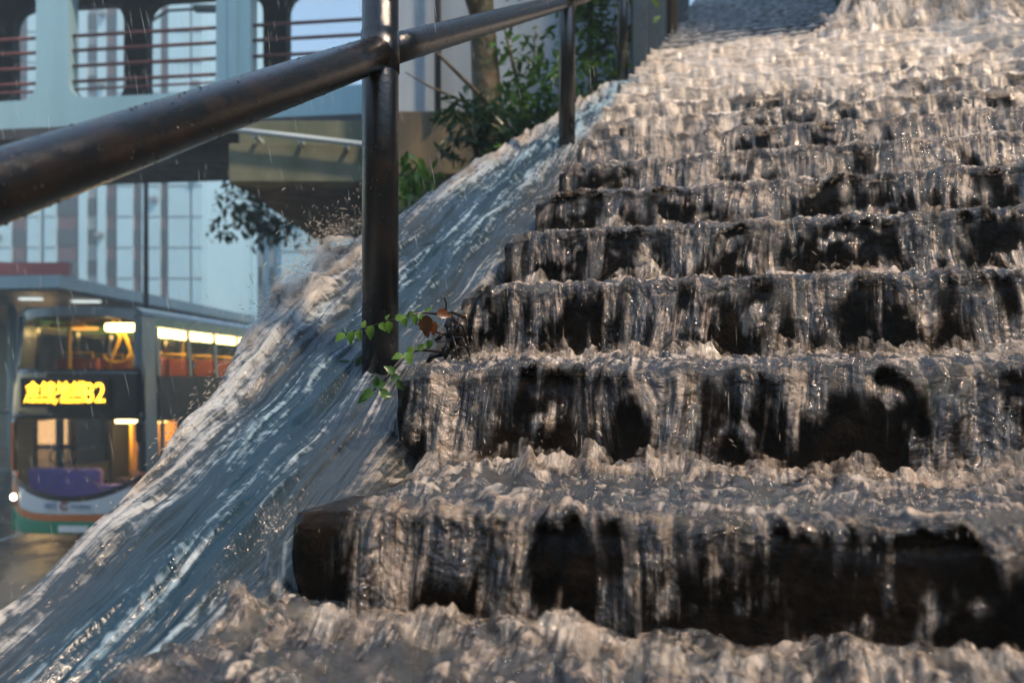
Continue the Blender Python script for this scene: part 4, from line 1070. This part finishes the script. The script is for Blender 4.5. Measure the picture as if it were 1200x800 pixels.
leafset([(462, 438, 1.24, -.5, -.5, .022), (458, 444, 1.24, .6, -.2, .022), (452, 450, 1.23, -.9, .1, .024), (446, 456, 1.23, .5, .6, .022), (438, 458, 1.22, -.7, .4, .026), (442, 452, 1.22, -.1, -1, .018),
         (432, 464, 1.22, -.6, .3, .024), (466, 446, 1.24, .5, .7, .020), (448, 462, 1.22, .9, .1, .016), (411, 432, 1.5, -.6, -.5, .032), (418, 438, 1.5, .7, .4, .032), (404, 436, 1.5, -.5, .6, .022), (420, 430, 1.5, .2, -.9, .025)], 'leaf')
leafset([(500, 369, 1.26, -.05, 1, .040), (506, 376, 1.27, .15, 1, .026), (512, 366, 1.28, .9, .2, .026)], 'leaf_b', 'dead_leaf')
# dark woody debris wedged against the block ends
deb = empty('woody_debris', at(530, 415, 1.35)); tag(deb, 'tangle of dark wet twigs and roots wedged against the block end by the vine', 'debris')
m = MB()
for i in range(24):
    a = (rr.gauss(527, 10), rr.gauss(402, 17)); b = (a[0] + rr.gauss(4, 13), a[1] + rr.gauss(0, 16)); d1 = rr.uniform(1.33, 1.42)
    mid_ = at((a[0] + b[0]) / 2 + rr.gauss(0, 4), (a[1] + b[1]) / 2 + rr.gauss(0, 4), d1)
    m.tube([at(*a, d1), mid_, at(*b, d1 + rr.uniform(-.03, .03))], [rr.uniform(.0025, .006), .003, .0015], 6)
keep(m.build('twigs', M['twig'], smooth=True), deb)
m = MB()
for i in range(4):
    c = at(rr.gauss(538, 6), rr.gauss(408, 14), 1.42); R0 = rr.uniform(.014, .026)
    pts = []
    base = len(m.v)
    for a in range(6):
        for b in range(10):
            th = math.pi * (a + .5) / 6; ph = 2 * math.pi * b / 10; q = R0 * (1 + .35 * rr.uniform(-1, 1))
            m.v.append((c.x + q * math.sin(th) * math.cos(ph), c.y + q * math.sin(th) * math.sin(ph), c.z + 1.3 * q * math.cos(th)))
    for a in range(5):
        for b in range(10): m.f.append((base + a * 10 + b, base + a * 10 + (b + 1) % 10, base + (a + 1) * 10 + (b + 1) % 10, base + (a + 1) * 10 + b))
keep(m.build('root_clump', M['twig'], smooth=True), deb)

# ================================================================== rain
t = NT('rain_drop'); p_ = t.bsdf((.7, .75, .8), .1, ior=1.33); tr_ = t.n('ShaderNodeBsdfTransparent'); mx_ = t.n('ShaderNodeMixShader'); mx_.inputs[0].default_value = .34
t.l(tr_.outputs[0], mx_.inputs[1]); t.l(p_.outputs[0], mx_.inputs[2]); M['rain'] = t.done(mx_.outputs[0])
r = np.random.default_rng(77); rn = []
for i in range(2000):
    d = 1.6 + 11 * r.random() ** 1.3; px = r.random() * 1300 - 50; py = r.random() * 760 - 60
    c = at(px, py, d); rel = np.array([c.x - P1[0], c.y - P1[1]]); u = rel @ S; v = rel @ N
    rn.append((u, v, c.z, .05 + .05 * r.normal(), .16 + .06 * r.normal(), -1, .014 + .030 * r.random(), .0005 * max(1, d * .5)))
tag(drops_mesh('rain', rn, M['rain']), kind='stuff')

# damp air over the street
hz = MB().box(-75, 75, -30, 110, ROAD - 1.2, 66).build('haze', None)
hm_ = bpy.data.materials.new('damp_air'); hm_.use_nodes = True; hn = hm_.node_tree; hn.nodes.clear()
ho = hn.nodes.new('ShaderNodeOutputMaterial'); pv = hn.nodes.new('ShaderNodeVolumePrincipled')
pv.inputs['Color'].default_value = (.60, .84, 1, 1); pv.inputs['Density'].default_value = HAZE; pv.inputs['Anisotropy'].default_value = .2
hn.links.new(pv.outputs[0], ho.inputs['Volume']); hz.data.materials.append(hm_); tag(hz, kind='stuff')
scene.cycles.volume_bounces = 0; scene.cycles.volume_step_rate = 10; scene.cycles.volume_max_steps = 8

# ================================================================== light, air, camera
SUN_EL, SUN_AZ = R_(54), math.atan2(.42, -.30)      # azimuth clockwise from +Y
w = bpy.data.worlds.new('World'); scene.world = w; w.use_nodes = True
nt = w.node_tree; nt.nodes.clear()
sky = nt.nodes.new('ShaderNodeTexSky'); sky.sky_type = 'NISHITA'; sky.sun_disc = False
sky.sun_elevation = SUN_EL; sky.sun_rotation = SUN_AZ; sky.air_density = 1.6; sky.dust_density = .6; sky.ozone_density = 3.0
bg = nt.nodes.new('ShaderNodeBackground'); bg.inputs[1].default_value = SKY_STR
wo = nt.nodes.new('ShaderNodeOutputWorld'); nt.links.new(sky.outputs[0], bg.inputs[0]); nt.links.new(bg.outputs[0], wo.inputs[0])
sd_ = bpy.data.lights.new('sun', 'SUN'); sd_.energy = SUN_STR; sd_.angle = R_(5); sd_.color = (1, .76, .54)
so = bpy.data.objects.new('sun', sd_); COL.objects.link(so)
dirv = Vector((math.sin(SUN_AZ) * math.cos(SUN_EL), math.cos(SUN_AZ) * math.cos(SUN_EL), math.sin(SUN_EL)))
so.rotation_euler = dirv.to_track_quat('Z', 'Y').to_euler(); so.location = (3, 2, 8)

cam = bpy.data.cameras.new('camera'); cam.sensor_width = 36; cam.lens = F / 1200 * 36; cam.shift_y = 45 / 1200
cam.clip_start = .02; cam.clip_end = 1500
cam.dof.use_dof = True; cam.dof.focus_distance = 1.3; cam.dof.aperture_fstop = 3.9
co = bpy.data.objects.new('camera', cam); COL.objects.link(co); co.location = (0, 0, 0); co.rotation_euler = (R_(90), 0, 0)
scene.camera = co
vs = scene.view_settings; vs.view_transform = 'Standard'; vs.look = 'None'; vs.gamma = 1; vs.exposure = EXPO
scene.cycles.max_bounces = 7; scene.cycles.diffuse_bounces = 2; scene.cycles.glossy_bounces = 3; scene.cycles.transparent_max_bounces = 14
scene.cycles.transmission_bounces = 3; scene.cycles.sample_clamp_indirect = 4; scene.cycles.caustics_reflective = False; scene.cycles.caustics_refractive = False

scene.cycles.use_denoising = DENOISE
